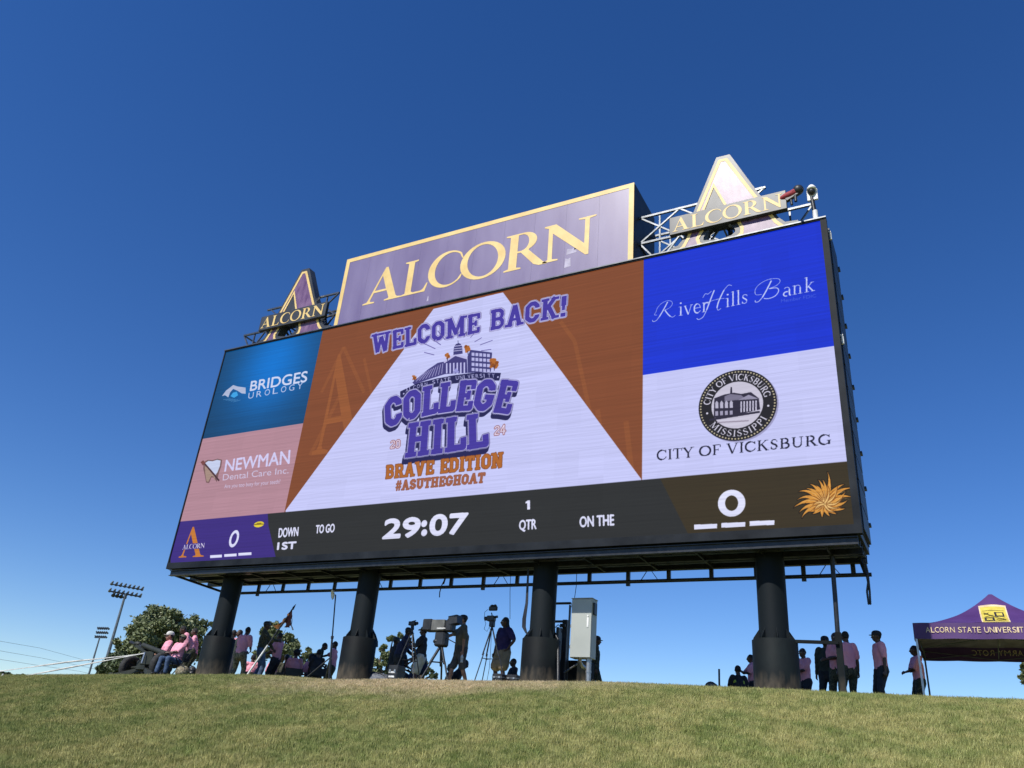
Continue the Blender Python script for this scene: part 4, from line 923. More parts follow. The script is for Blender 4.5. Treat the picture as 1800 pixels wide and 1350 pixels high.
def part_from(me, name, mts, parent):
    me.name = name
    me.materials.clear()
    for x in mts: me.materials.append(MT[x])
    o = bpy.data.objects.new(name, me); COL.objects.link(o); o.parent = parent; return o
def limb(mb, pts, rad, n=12, flat=None):
    """rounded tapering limb; rad = radii, flat = (axis vector, factor) squashes the section"""
    pts = [Vector(p) for p in pts]; d0 = (pts[1] - pts[0]).normalized(); d1 = (pts[-1] - pts[-2]).normalized()
    P = [pts[0] - d0 * rad[0] * .9, pts[0] - d0 * rad[0] * .6] + pts + [pts[-1] + d1 * rad[-1] * .6, pts[-1] + d1 * rad[-1] * .9]
    R_ = [rad[0] * .35, rad[0] * .8] + list(rad) + [rad[-1] * .8, rad[-1] * .35]
    o = len(mb.v); mb.tube(P, R_, n)
    if flat:
        ax, fc = Vector(flat[0]).normalized(), flat[1]
        # squash about the polyline
        for i in range(o, len(mb.v)):
            v = mb.v[i]; best = None
            for j in range(len(P) - 1):
                a, b_ = P[j], P[j + 1]; ab = b_ - a; t = max(0, min(1, (v - a).dot(ab) / max(1e-9, ab.length_squared))); c_ = a + ab * t; dd = (v - c_).length
                if best is None or dd < best[0]: best = (dd, c_)
            w_ = v - best[1]; mb.v[i] = v - ax * (w_.dot(ax) * (1 - fc))
def ik(a, t, l1, l2, hint):
    a = Vector(a); t = Vector(t); d = t - a; L = d.length
    if L > (l1 + l2) * .998: t = a + d * ((l1 + l2) * .998 / L); d = t - a; L = d.length
    dn = d / L; c_ = (l1 * l1 + L * L - l2 * l2) / (2 * L); h = math.sqrt(max(0, l1 * l1 - c_ * c_))
    hv = Vector(hint); hv = (hv - dn * hv.dot(dn)); hv = hv.normalized() if hv.length > 1e-4 else dn.orthogonal()
    return a + dn * c_ + hv * h, t
def hand(mb, wrist, d, palm, side, curl=.5):
    """palm, four fingers of unequal length and a thumb"""
    d = Vector(d).normalized(); pn = Vector(palm); pn = (pn - d * pn.dot(d)).normalized(); sx = d.cross(pn) * side
    limb(mb, [wrist, wrist + d * .045, wrist + d * .085], [.028, .036, .037], 10, (pn, .5))
    for i, (o_, L) in enumerate(((.030, .070), (.011, .080), (-.010, .074), (-.030, .058))):
        b0 = wrist + d * .085 + sx * o_; P = [b0]; a = 0
        for s_ in (.45, .32, .23):
            a += curl * .75; v = d * math.cos(a) + pn * math.sin(a); P.append(P[-1] + v * L * s_)
        limb(mb, P, [.0095, .009, .008, .007], 6)
    b0 = wrist + d * .03 + sx * .028; v1 = (d * .75 + sx * .6 + pn * .25).normalized(); v2 = (d * .9 + sx * .15 + pn * .4).normalized()
    limb(mb, [b0, b0 + v1 * .038, b0 + v1 * .038 + v2 * .032], [.012, .010, .008], 6)
POSES = {
 'down':   dict(hands=((.27, .04, .76), (-.27, .02, .77))),
 'folded': dict(hands=((-.09, .22, 1.17), (.10, .25, 1.13)), eh=((.9, -.2, -.5), (-.9, -.2, -.5))),
 'hip':    dict(hands=((.20, .06, .98), (-.27, .03, .77)), eh=((1, -.35, .1), (-.5, -.8, 0))),
 'hipl':   dict(hands=((.24, .10, .80), (-.20, .06, .98)), eh=((.5, -.8, 0), (-1, -.35, .1))),
 'front':  dict(hands=((.10, .30, 1.12), (-.12, .30, 1.08))),
 'phone':  dict(hands=((.14, .34, 1.30), (-.10, .32, 1.22))),
 'camera': dict(hands=((.20, .42, 1.18), (-.16, .40, 1.10))),
 'reach':  dict(hands=((.22, .52, 1.22), (-.25, .10, .80))),
 'operate': dict(hands=((.12, .48, 1.16), (-.27, -.02, .80))),
 'pole':   dict(hands=((.16, .42, 1.22), (-.06, .34, .98))),
}
def person(label, px, py, Y0_, face, pose='down', shirt='pink', legs='camod', shorts=False, head='short', skin='skin', cap='black', lean=0., sit=None, fat=1., hyaw=0, hpitch=0, long=False, group=None, hscale=None, sidelean=0., step=.0, female=False, vox=.0135, vest=False, skirt=False, tight=0):
    """face: heading as seen in the picture, 0 = right, 90 = away, 180 = left, 270 = towards us"""
    ps = POSES[pose]; sd = hash_(label); fat = fat * 1.1
    if sit is None: hz = .93
    else: hz = sit
    T = Matrix.Rotation(-lean, 3, 'X') @ Matrix.Rotation(sidelean, 3, 'Y')
    hip = Vector((0, 0, hz)); up = T @ Vector((0, 0, 1)); fw = T @ Vector((0, 1, 0)); neck = hip + up * .54; chest = hip + up * .40 + fw * .01
    sh = {s_: hip + T @ Vector((s_ * (.165 if female else .185), 0, .485)) for s_ in (1, -1)}
    hp_ = {s_: hip + Vector((s_ * .095, 0, -.03)) for s_ in (1, -1)}
    ft = {}
    for s_ in (1, -1):
        if sit is None: ft[s_] = Vector((s_ * .12, s_ * step + (.0), .085))
        elif sit > .34: ft[s_] = Vector((s_ * .14, .44 + s_ * .05, .085))
        else: ft[s_] = Vector((s_ * .16, .30 + s_ * .12, .085))
    kn = {}; an = {}
    for s_ in (1, -1): kn[s_], an[s_] = ik(hp_[s_], ft[s_], .43, .42, (s_ * .15, 1, .6 if sit is not None else .1))
    el = {}; wr = {}; hd = {}
    for k_, s_ in enumerate((1, -1)):
        tgt = Vector(ps['hands'][k_]); tgt = hip + T @ (tgt - Vector((0, 0, .93)))
        if sit is not None and pose == 'down': tgt = kn[s_] + Vector((-s_ * .02, -.04, .09))
        eh = ps.get('eh', ((.55, -.8, -.1), (-.55, -.8, -.1)))[k_]
        el[s_], wr[s_] = ik(sh[s_], tgt, .285, .25, T @ Vector(eh)); hd[s_] = (wr[s_] - el[s_]).normalized()
    nk = neck + up * .02; hc = nk + up * .13 + fw * .03
    HR = T @ Matrix.Rotation(math.radians(hyaw), 3, 'Z') @ Matrix.Rotation(-math.radians(hpitch), 3, 'X')
    B = MB()
    # body: trunk, neck, head, limbs
    limb(B, [hip + Vector((0, 0, -.03)), hip + up * .14, hip + up * .30, chest, hip + up * .47], [.135, .125, .135, .150, .12], 14, (fw, .66))
    limb(B, [hip + up * .45, nk + up * .06], [.066, .056], 10)
    B.ell(hc + HR @ Vector((0, -.008, .022)), (.077, .096, .103), 16, 12, HR); B.ell(hc + HR @ Vector((0, .022, -.045)), (.056, .066, .066), 14, 10, HR)
    limb(B, [hc + HR @ Vector((0, .090, .02)), hc + HR @ Vector((0, .108, -.018))], [.010, .017], 8)          # nose
    B.ell(hc + HR @ Vector((0, .080, -.055)), (.026, .016, .012), 8, 6, HR)                                    # lips
    B.ell(hc + HR @ Vector((0, .078, .040)), (.052, .018, .012), 10, 6, HR)                                    # brow
    for s_ in (1, -1): B.ell(hc + HR @ Vector((s_ * .080, -.005, -.002)), (.012, .022, .033), 8, 6, HR)        # ears
    for s_ in (1, -1):
        limb(B, [sh[s_], sh[s_].lerp(el[s_], .5), el[s_]], [.053, .046, .038], 10); limb(B, [el[s_], el[s_].lerp(wr[s_], .35), wr[s_]], [.038, .040, .026], 10)
        pin = Vector((-s_ * .9, .3, -.2)); hand(B, wr[s_] + hd[s_] * .015, hd[s_], pin, s_, .55)
        limb(B, [hp_[s_], hp_[s_].lerp(kn[s_], .5), kn[s_]], [.085, .072, .054], 10); limb(B, [kn[s_], kn[s_].lerp(an[s_], .32), an[s_]], [.054, .056, .036], 10)
        limb(B, [an[s_] + Vector((0, -.03, -.035)), an[s_] + Vector((0, .12, -.055))], [.036, .03], 8)
    bm_ = evaluated(B, vox, 1)
    # scale so that the crown is where the photograph has it
    capz = .028 if head in ('cap', 'hat', 'camocap') else (.045 if head == 'afro' else .01)
    top = hc + HR @ Vector((0, -.01, .125 + capz))
    tsc = hscale or (.94 if female else 1.0)
    if Y0_ < 0: Y = -Y0_; hscale = None
    else:
        Y = 17.
        for _ in range(12): pt = at(px, py, Y); rr0 = (pt.z - EYE) / Y; Y = Y + .7 * ((gz(pt.x, Y) + top.z * tsc - EYE) / rr0 - Y)
    pt = at(px, py, Y); ang = math.atan2(RM[1, 0], RM[0, 0]) + math.radians(face); rz = ang - math.pi / 2
    Rz = Matrix.Rotation(rz, 3, 'Z'); sc_ = (pt.z - gz(pt.x, Y)) / top.z
    off = Rz @ (Vector((top.x, top.y, 0)) * sc_); loc = Vector((pt.x - off.x, pt.y - off.y, 0)); loc.z = gz(loc.x, loc.y)
    print('person %-58s scale %.2f  X %.1f Y %.1f' % (label[:58], sc_, loc.x, loc.y))
    t = thing('person', label, 'person', loc, rz, group); t.scale = (sc_,) * 3
    bd = part_from(bm_, 'body', [skin, 'eye', 'lip', 'hair'], t)
    # eyes, lips and brows coloured by place on the head
    inv = HR.transposed()
    ctr = np.zeros(len(bm_.polygons) * 3, np.float32); bm_.polygons.foreach_get('center', ctr); ctr = ctr.reshape(-1, 3) - np.array(hc); lc = ctr @ np.array(inv).T
    mi = np.zeros(len(lc), np.int32); f_ = lc[:, 1] > .05
    mi[f_ & (np.abs(np.abs(lc[:, 0]) - .033) < .013) & (np.abs(lc[:, 2] - .016) < .008)] = 1
    mi[f_ & (np.abs(np.abs(lc[:, 0]) - .033) < .020) & (np.abs(lc[:, 2] - .040) < .006)] = 3
    mi[f_ & (np.abs(lc[:, 0]) < .024) & (np.abs(lc[:, 2] + .056) < .009)] = 2
    bm_.polygons.foreach_set('material_index', mi)
    # shirt
    C = MB(); w_ = fat; low = .02 if not tight else .05
    fl = (fw, .74)
    limb(C, [hip + up * low, hip + up * .16, hip + up * .32, chest, hip + up * .465], [.160 * w_, .155 * w_, .160 * w_, .168, .128], 16, fl)
    limb(C, [hip + up * .47, hip + up * .515], [.085, .066], 12)
    for s_ in (1, -1):
        e_ = el[s_]; q_ = sh[s_].lerp(e_, .80) if not long else e_
        limb(C, [sh[s_] - T @ Vector((s_ * .03, 0, -.012)), sh[s_].lerp(e_, .4), q_], [.080 * fat ** .5, .074 * fat ** .5, .068 if not long else .057], 12)
        if long: limb(C, [e_, wr[s_]], [.053, .040], 10)
    part_from(evaluated(C, .017, 1, .0045, sd), 'shirt', [shirt], t)
    if vest:
        C = MB(); limb(C, [hip + up * .05, hip + up * .32, chest, hip + up * .47], [.172, .172, .178, .13], 16, fl)
        me_ = evaluated(C, .017, 1, .003, sd); bmv = bmesh.new(); bmv.from_mesh(me_)
        bmesh.ops.delete(bmv, geom=[f for f in bmv.faces if abs(f.calc_center_median().x) < .045 + max(0, .10 - .3 * (f.calc_center_median() - chest).length)], context='FACES'); bmv.to_mesh(me_); bmv.free()
        part_from(me_, 'vest', ['vest'], t)
    # trousers, shorts or skirt
    C = MB(); limb(C, [hip + up * .06, hip + Vector((0, 0, -.05))], [.138 * w_, .145 * w_], 14, (fw, .82))
    for s_ in (1, -1):
        if skirt: limb(C, [hp_[s_] + Vector((-s_ * .02, 0, 0)), hp_[s_].lerp(kn[s_], .82)], [.115 * w_, .115 * w_], 12)
        elif shorts: limb(C, [hp_[s_], hp_[s_].lerp(kn[s_], .5), hp_[s_].lerp(kn[s_], .93)], [.115 * w_, .105, .098], 12)
        else:
            limb(C, [hp_[s_], hp_[s_].lerp(kn[s_], .5), kn[s_]], [.112 * w_, .098, .078], 12); limb(C, [kn[s_], kn[s_].lerp(an[s_], .4), an[s_] + Vector((0, 0, .02))], [.078, .074, .066], 12)
    part_from(evaluated(C, .017, 1, .0035, sd + 2), 'skirt' if skirt else ('shorts' if shorts else 'trousers'), [legs], t)
    for s_ in (1, -1):
        C = MB(); limb(C, [an[s_] + Vector((0, -.045, -.042)), an[s_] + Vector((0, .06, -.048)), an[s_] + Vector((0, .15, -.056))], [.045, .047, .034], 10)
        if not shorts and not skirt: limb(C, [an[s_] + Vector((0, -.01, -.03)), an[s_] + Vector((0, -.005, .05))], [.048, .047], 10)
        part_from(evaluated(C, .013, 1), 'shoe', ['pale' if shirt == 'purple' else 'black'], t)
    # hair and headgear
    C = MB()
    if head == 'afro': C.ell(hc + HR @ Vector((0, -.03, .045)), (.115, .115, .118), 14, 10, HR); nm, mtl = 'hair', 'hair'
    elif head == 'long':
        C.ell(hc + HR @ Vector((0, -.022, .034)), (.090, .094, .108), 14, 10, HR); limb(C, [hc + HR @ Vector((0, -.05, .02)), hc + HR @ Vector((0, -.075, -.10)), hc + HR @ Vector((0, -.08, -.20))], [.085, .095, .075], 12, (HR @ Vector((0, 1, 0)), .65)); nm, mtl = 'hair', 'hair'
    else: C.ell(hc + HR @ Vector((0, -.018, .032)), (.083, .094, .101), 14, 10, HR); nm, mtl = 'hair', 'hair'
    hm = evaluated(C, .012, 1, .003, sd)
    h_ = part_from(hm, nm, [mtl], t)
    if head in ('cap', 'camocap'):
        m = MB(); vs = []; c0 = hc + HR @ Vector((0, -.014, .030)); prof = [(1.0, 0), (1.02, .25), (.97, .5), (.85, .72), (.62, .88), (.3, .97), (.04, 1)]
        for r0, z0 in prof:
            for i in range(16): a = 2 * math.pi * i / 16; vs.append(c0 + HR @ Vector((.094 * r0 * math.cos(a), .109 * r0 * math.sin(a), .01 + .108 * z0)))
        m.add(vs, [(j * 16 + i, j * 16 + (i + 1) % 16, (j + 1) * 16 + (i + 1) % 16, (j + 1) * 16 + i) for j in range(6) for i in range(16)] + [tuple(range(96, 112))], True)
        cp = m.build('cap', 'capc' if head == 'camocap' else cap, t, world=False)
        m = MB(); P = []; Q_ = []
        for i in range(9):
            a = math.radians(18 + 18 * i); P.append((.088 * math.cos(a), .10 * math.sin(a))); Q_.append((.080 * math.cos(a), .10 * math.sin(a) + .075 * math.sin(a)))
        up_ = [c0 + HR @ Vector((x, y, .018)) for x, y in P] + [c0 + HR @ Vector((x, y, .006)) for x, y in Q_]
        dn = [v - HR @ Vector((0, 0, .006)) for v in up_]
        m.add(up_ + dn, [(i, i + 1, 10 + i, 9 + i) for i in range(8)] + [(18 + i, 27 + i, 28 + i, 19 + i) for i in range(8)] + [(9 + i, 10 + i, 28 + i, 27 + i) for i in range(8)])
        m.build('brim', 'capc' if head == 'camocap' else cap, cp, world=False)
    if head == 'hat':
        m = MB(); vs = []; c0 = hc + HR @ Vector((0, -.012, .045)); prof = [(.165, -.012), (.15, .0), (.098, .012), (.094, .06), (.07, .095), (.01, .10)]
        for r0, z0 in prof:
            for i in range(18): a = 2 * math.pi * i / 18; vs.append(c0 + HR @ Vector((r0 * math.cos(a), r0 * 1.08 * math.sin(a), z0 + (.02 * abs(math.cos(a)) if r0 > .14 else 0))))
        m.add(vs, [(j * 18 + i, j * 18 + (i + 1) % 18, (j + 1) * 18 + (i + 1) % 18, (j + 1) * 18 + i) for j in range(5) for i in range(18)] + [tuple(range(90, 108)), tuple(range(17, -1, -1))], True)
        m.build('sun_hat', 'greyshirt', t, world=False)
    return t, (wr, hd, kn, hip, Rz, sc_, loc, el, hc)
def hash_(s_):
    h = 0
    for c_ in s_: h = (h * 31 + ord(c_)) % 997
    return h * .37
def world(info, v):
    wr, hd, kn, hip, Rz, sc_, loc = info[:7]; return loc + Rz @ (Vector(v) * sc_)
G1_, G2_, G3_, G4_ = 'pink shirted people by the first column', 'people gathered round the flag bearer', 'camera crew', 'people at the right column and canopy'
def chair(info, label, mt='black', seat=None):
    wr, hd, kn, hip, Rz, sc_, loc = info[:7]; h = (hip.z - .13) * sc_
    t = thing('folding_chair', label, 'chair', loc, 0, 'folding camp chairs'); t.rotation_euler.z = math.atan2(Rz[1][0], Rz[0][0]); w = .26
    m = MB(); m.bbox((-w, -.24, h - .015), (w, .24, h + .01), .005); m.build('seat', mt, t, world=False)
    m = MB(); m.bbox((-w, -.27, h + .12), (w, -.25, h + .36), .005); m.build('backrest', mt, t, world=False)
    for x in (-w, w):
        m = MB(); m.bar((x, -.26, h + .38), (x, .25, 0), .022); m.build('leg', 'blackm', t, world=False)
        m = MB(); m.bar((x, .24, h + .2), (x, -.24, 0), .022); m.build('leg', 'blackm', t, world=False)
        m = MB(); m.bbox((x - .02, -.25, h + .2), (x + .02, .24, h + .215), .004); m.build('armrest', 'blackm', t, world=False)
    return t
seated = []
# --- by the first column
_, i1 = person('person in camouflage cap, pink shirt and jeans sitting with arms folded beside the cannon', 325, 1115, -16.4, 243, 'folded', 'pink', 'jeans', head='camocap', sit=.47, lean=-.12, fat=1.15, hpitch=-12, group=G1_); chair(i1, 'dark camp chair under the seated person in jeans')
person('person in pink shirt bending forward behind the seated person in jeans', 320, 1101, 17.3, 205, 'front', 'pink', 'camod', lean=.55, group=G1_, fat=1.1)
_, i2 = person('person in pale cap and sunglasses and pink shirt seated behind the cannon shield', 301, 1109, -18.0, 215, 'front', 'pink', 'dark', head='cap', cap='pale', skin='skin2', sit=.55, group=G1_); chair(i2, 'camp chair behind the cannon shield')
person('person in pink shirt leaning at the left side of the first column', 343, 1104, 17.6, 200, 'front', 'pink', 'camod', group=G1_, lean=.15)
# --- round the flag
person('person in pink shirt with dark camouflage trousers, back turned, nearest the first column', 413, 1107, 17.6, 75, 'front', 'pink', 'camod', group=G2_, hyaw=-10)
person('dark haired person in black shirt half hidden between two pink shirts', 423, 1106.5, 18.6, 230, 'down', 'jacket', 'dark', group=G2_)
person('person in pink shirt and pale camouflage trousers leaning forward, back turned', 438, 1102, 16.75, 70, 'front', 'pink', 'camol', group=G2_, lean=.14, step=.12, fat=1.05)
_, ifl = person('flag bearer in dark camouflage jacket and jeans', 471, 1091.5, 17.2, 15, 'pole', 'camod', 'jeans', long=True, group=G2_, head='cap', step=.08)
person('person in pink shirt and dark trousers facing the flag bearer', 493.5, 1112, 17.9, 165, 'front', 'pink', 'dark', group=G2_)
for lab, x, y, Y, fc, shp, lg, hd_, st, ps_ in (
    ('seated person with a round bush of hair and lilac pink shirt', 523, 1140, 18.0, 110, 'pink', 'dark', 'afro', .47, 'front'),
    ('seated person in bright pink shirt with dark hair leaning left', 549, 1148, 18.2, 150, 'pink', 'navy', 'afro', .45, 'front'),
    ('seated dark figure in black shirt between the pink shirts and the dish mast', 562, 1141, 18.6, 120, 'dark', 'dark', 'short', .5, 'down'),
    ('person crouching low in camouflage under the flag pole', 452, 1160, 17.9, 60, 'camol', 'camol', 'camocap', .30, 'front'),
    ('seated person in pink shirt behind the flag pole foot', 447, 1150, 18.3, 100, 'pink', 'dark', 'short', .42, 'front'),
    ('seated person in camouflage between the flag bearer and the bushy haired person', 506, 1150, 18.3, 80, 'camod', 'camod', 'cap', .42, 'front')):
    _, ii = person(lab, x, y, Y, fc, ps_, shp, lg, head=hd_, sit=st, group=G2_)
    if st > .4: chair(ii, 'camp chair of the ' + lab.replace(' person', ' one')[:60].rsplit(' ', 1)[0])
person('dark clothed person bowing to the right beside the dish mast', 574, 1130, 18.4, 20, 'front', 'jacket', 'dark', group=G2_, lean=.35)
person('person in pink shirt with arm stretched out, partly behind the second column', 590, 1127, 17.9, 180, 'reach', 'pink', 'camod', group=G2_)
person('person in pink shirt squeezed against the right side of the first column', 405, 1113, 17.8, 80, 'front', 'pink', 'camod', group=G2_)
person('low seated person in pink shirt just right of the jeans of the flag bearer', 487, 1150, 18.0, 130, 'front', 'pink', 'dark', sit=.45, group=G2_)
# --- camera crew
_, ii = person('seated dark figure beside the equipment case', 698, 1119, 18.3, 30, 'front', 'dark', 'dark', head='cap', sit=.75, group=G3_); 
person('person in navy jacket bending over the small camcorder', 721, 1103, 17.6, 15, 'camera', 'navy', 'dark', long=True, head='cap', group=G3_, lean=.22, fat=1.25)
_, iph = person('person in wide brimmed hat, dark shirt and pale shorts holding a phone', 746, 1101.5, 17.3, 170, 'phone', 'dark', 'pale', shorts=True, head='hat', group=G3_, hscale=.93)
_, iop = person('person in grey shirt and dark shorts operating the big broadcast camera', 815.5, 1080, 17.25, 190, 'operate', 'greyshirt', 'greyshorts', shorts=True, head='cap', skin='skin2', group=G3_, fat=1.3, step=.22, hscale=1.03)
person('person crouching in dark clothes behind the camera operator', 822, 1160, 18.6, 0, 'front', 'dark', 'dark', sit=.40, group=G3_, lean=.5)
person('person in purple shirt and khaki skirt with hand on hip', 889, 1085, 17.2, 228, 'hipl', 'purple', 'khaki', skirt=True, head='long', group=G3_, female=True, fat=1.15, hyaw=-35, hscale=1.0)
person('dark figure sitting low behind the person in khaki skirt', 903, 1157, 18.4, 200, 'front', 'dark', 'dark', sit=.42, group=G3_)
person('person in cap and dark camouflage walking right behind the grey electrical cabinet', 1050, 1117, 18.9, 0, 'down', 'camod', 'camod', long=True, head='cap', cap='dark', group=G3_, lean=.05, step=.2, fat=1.1)
person('dark figure bent low just left of the small camcorder tripod', 709, 1133, 18.2, 40, 'front', 'dark', 'dark', head='cap', sit=.6, group=G3_, fat=1.2)
person('dark clothed person stooping between the camcorder and the hat wearer', 736, 1121, 18.2, 200, 'camera', 'dark', 'navy', sit=.8, group=G3_, lean=.25, fat=1.15)
person('dark figure kneeling low behind the broadcast camera tripod', 793, 1166, 18.2, 170, 'front', 'jacket', 'dark', head='cap', sit=.36, group=G3_)
# --- right
_, ii = person('seated person in yellow safety vest with back turned', 1296.5, 1169, 17.9, 95, 'front', 'dark', 'dark', sit=.42, vest=True, group=G4_)
person('person in pink shirt peering out left of the last column', 1319, 1150, 17.9, 175, 'phone', 'pink', 'dark', group=G4_, hscale=.92)
person('short person in pink shirt with arms folded close right of the last column', 1410, 1139, 17.8, 205, 'folded', 'pink', 'dark', group=G4_)
person('person in peaked cap and dark green jacket with hands down', 1449, 1117, 17.9, 235, 'down', 'jacket', 'dark', long=True, head='cap', cap='dark', group=G4_, fat=1.15)
person('person in pink shirt with arms folded left of the grey post', 1466.5, 1111.5, 17.6, 215, 'folded', 'pink', 'camod', group=G4_, fat=1.1)
person('person in pink shirt and camouflage trousers right of the grey post', 1484.5, 1109, 17.9, 100, 'down', 'pink', 'camod', group=G4_)
person('person in cap, pink shirt and dark trousers standing alone in profile facing left', 1539.5, 1107.5, 17.5, 178, 'down', 'pink', 'dark', head='cap', cap='dark', group=G4_, fat=1.08)
person('person in pink shirt and green trousers behind the front left leg of the canopy', 1606, 1134, 19.3, 175, 'folded', 'pink', 'camod', group=G4_)
# ------------------------------------------------------------------ things at the crest
def base(x, y, Y):
    p = at(x, y, Y); p.z = gz(p.x, Y); return p
# field gun with two rubber tyred wheels
gc = base(252, 1186, 17.1); t = thing('field_gun', 'dark olive field gun with rubber tyres and raised barrel left of the first column', 'cannon', gc)
wl, wr_ = base(226, 1186, 17.5), base(279, 1188, 16.9); ax = (wr_ - wl).normalized(); R_w = .36; ang_ = math.atan2(ax.y, ax.x)
Rg = Matrix.Rotation(ang_ + .25, 3, 'Z')
for w_ in (wl, wr_):
    c_ = Vector((w_.x, w_.y, w_.z + R_w)); m = MB(); n_ = 28; vs = []
    prof = [(.20, -.09), (.31, -.105), (.355, -.07), (.365, 0), (.355, .07), (.31, .105), (.20, .09), (.20, -.09)]
    for r, z in prof:
        for i in range(n_): a = 2 * math.pi * i / n_; rr2 = r + (.012 if (r > .35 and i % 2) else 0); vs.append(c_ + Rg @ Vector((z, rr2 * math.cos(a), rr2 * math.sin(a))))
    m.add(vs, [(j * n_ + i, j * n_ + (i + 1) % n_, (j + 1) * n_ + (i + 1) % n_, (j + 1) * n_ + i) for j in range(7) for i in range(n_)], True)
    wh = m.build('wheel', 'rubber', t)
    m = MB(); m.cyl(c_ - Rg @ Vector((.05, 0, 0)), c_ + Rg @ Vector((.05, 0, 0)), .20, n=20); m.cyl(c_ - Rg @ Vector((.09, 0, 0)), c_ + Rg @ Vector((.09, 0, 0)), .07, n=12)
    for i in range(6): a = i * math.pi / 3; m.cyl(c_ + Rg @ Vector((.052, .13 * math.cos(a), .13 * math.sin(a))), c_ + Rg @ Vector((.066, .13 * math.cos(a), .13 * math.sin(a))), .014, n=6)
    m.build('rim', 'olive', wh)
mid = (wl + wr_) / 2; m = MB(); m.cyl((wl.x, wl.y, wl.z + R_w), (wr_.x, wr_.y, wr_.z + R_w), .05); m.bbox(mid + Vector((-.2, -.2, .25)), mid + Vector((.2, .2, .52)), .02); m.build('axle', 'olive', t)
m = MB(); b0, b1 = at(292, 1150, 16.9), at(252, 1134, 17.1); m.tube([b0, b0.lerp(b1, .45), b1], [.085, .075, .07], 14); m.build('recoil_housing', 'olive', t)
m = MB(); b2, b3 = at(285, 1150, 17.1), at(233, 1130.5, 17.3); m.tube([b2, b2.lerp(b3, .6), b3, b3 + (b3 - b2).normalized() * .12], [.055, .05, .045, .06], 12); m.build('barrel', 'blackm', t)
m = MB(); m.ell(at(241, 1132, 17.25), (.16, .09, .08)); m.bar(at(238, 1133, 17.25), at(262, 1150, 17.1), .10, .08); m.build('cradle', 'olive', t)
m = MB(); s0 = at(258, 1150, 17.0); m.bbox((s0.x - .18, s0.y - .02, s0.z - .30), (s0.x + .32, s0.y + .02, s0.z + .08), .01); m.build('shield', 'olive', t)
for e_ in ((196, 1186, 16.9), (262, 1190, 16.2)):
    m = MB(); p = base(*e_); m.bar(mid + Vector((0, 0, .30)), (p.x, p.y, p.z + .06), .09, .12); m.bbox((p.x - .1, p.y - .05, p.z - .02), (p.x + .1, p.y + .05, p.z + .16), .01); m.build('trail_leg', 'olive', t)
m = MB(); m.bar(at(255, 1147, 16.9), at(249, 1166, 16.85), .05, .03); m.build('lever', 'steel', t)
# barrier tapes running down the bank
for lab, pts in (('upper white barrier tape running left from the cannon', [at(240, 1151, 17.1), at(120, 1163.5, 16.2), at(0, 1180, 15.3), at(-170, 1207, 14.4)]),
                 ('lower white barrier tape running left from the cannon', [at(257, 1147.5, 17.0), at(150, 1168, 16.1), at(60, 1185, 15.4), at(0, 1196.5, 15.0), at(-150, 1228, 14.2)])):
    t = thing('barrier_tape', lab, 'tape', pts[0], 0, 'white barrier tapes left of the cannon'); m = MB(); prev = None; vs = []; n_ = 60
    for i in range(n_ + 1):
        u_ = i / n_ * (len(pts) - 1); k_ = min(int(u_), len(pts) - 2); p = pts[k_].lerp(pts[k_ + 1], u_ - k_); a = .5 * math.sin(i * .23) + .3
        o_ = Vector((0, math.sin(a), math.cos(a))) * .024; vs += [p + o_, p - o_, p - o_ + Vector((0, .003, 0)), p + o_ + Vector((0, .003, 0))]
    m.add(vs, [(4 * i + a, 4 * i + b_, 4 * i + 4 + b_, 4 * i + 4 + a) for i in range(n_) for a, b_ in ((0, 1), (1, 2), (2, 3), (3, 0))], True)
    m.build('tape', 'rope', t)
p = base(2, 1190, 15.2); m = MB(); m.cyl((p.x, p.y, p.z - .05), (p.x + .05, p.y, p.z + .10), .03, .02, n=8); o_ = m.build('ground_peg', 'white'); tag(o_, 'small white peg in the grass at the left edge', 'peg')
# backpacks and bags
def bag(x, y, Y, r, mt, label, name='backpack', tilt=0):
    p = base(x, y, Y); t = thing(name, label, 'bag', p)
    C = MB(); C.ell(p * 0 + Vector((0, 0, r[2] * .9)), r, 12, 8, Matrix.Rotation(tilt, 3, 'Y')); C.ell(Vector((r[0] * .3, -r[1] * .6, r[2] * .6)), (r[0] * .5, r[1] * .5, r[2] * .5)); C.ell(Vector((-r[0] * .4, 0, r[2] * .5)), (r[0] * .6, r[1] * .7, r[2] * .5))
    part_from(evaluated(C, .02, 1, .01, x * .1), 'shell', [mt], t)
    m = MB(); P = [Vector((r[0] * .8 * math.cos(a), -r[1] * .5, r[2] * (1.1 + .8 * math.sin(a)))) for a in [math.pi * k / 8 for k in range(9)]]; m.tube(P, .012, 6); m.build('strap', 'black', t, world=False)
bag(318, 1190, 16.2, (.22, .16, .15), 'camol', 'camouflage backpack on the grass beside the seated person in jeans')
bag(335, 1190, 16.5, (.14, .12, .16), 'black', 'black bag at the foot of the first column')
bag(655, 1193, 17.2, (.62, .3, .16), 'tarp', 'grey tarpaulin bundle right of the second column', 'tarpaulin_bundle')
bag(1251, 1208, 18.6, (.17, .15, .17), 'tarp', 'purple grey domed bag left of the person in yellow vest')
bag(1528, 1222, 18.2, (.14, .09, .06), 'jacket', 'small dark bag lying left of the person standing alone')
bag(1563, 1223, 17.8, (.20, .12, .08), 'black', 'dark backpack with loose straps at the feet of the person standing alone')
p = base(1264, 1208, 18.5); m = MB(); m.cyl((p.x, p.y, p.z - .1), at(1264, 1176, 18.5), .022, n=8); o_ = m.build('stake', 'black'); tag(o_, 'thin dark stake beside the purple grey domed bag', 'stake')
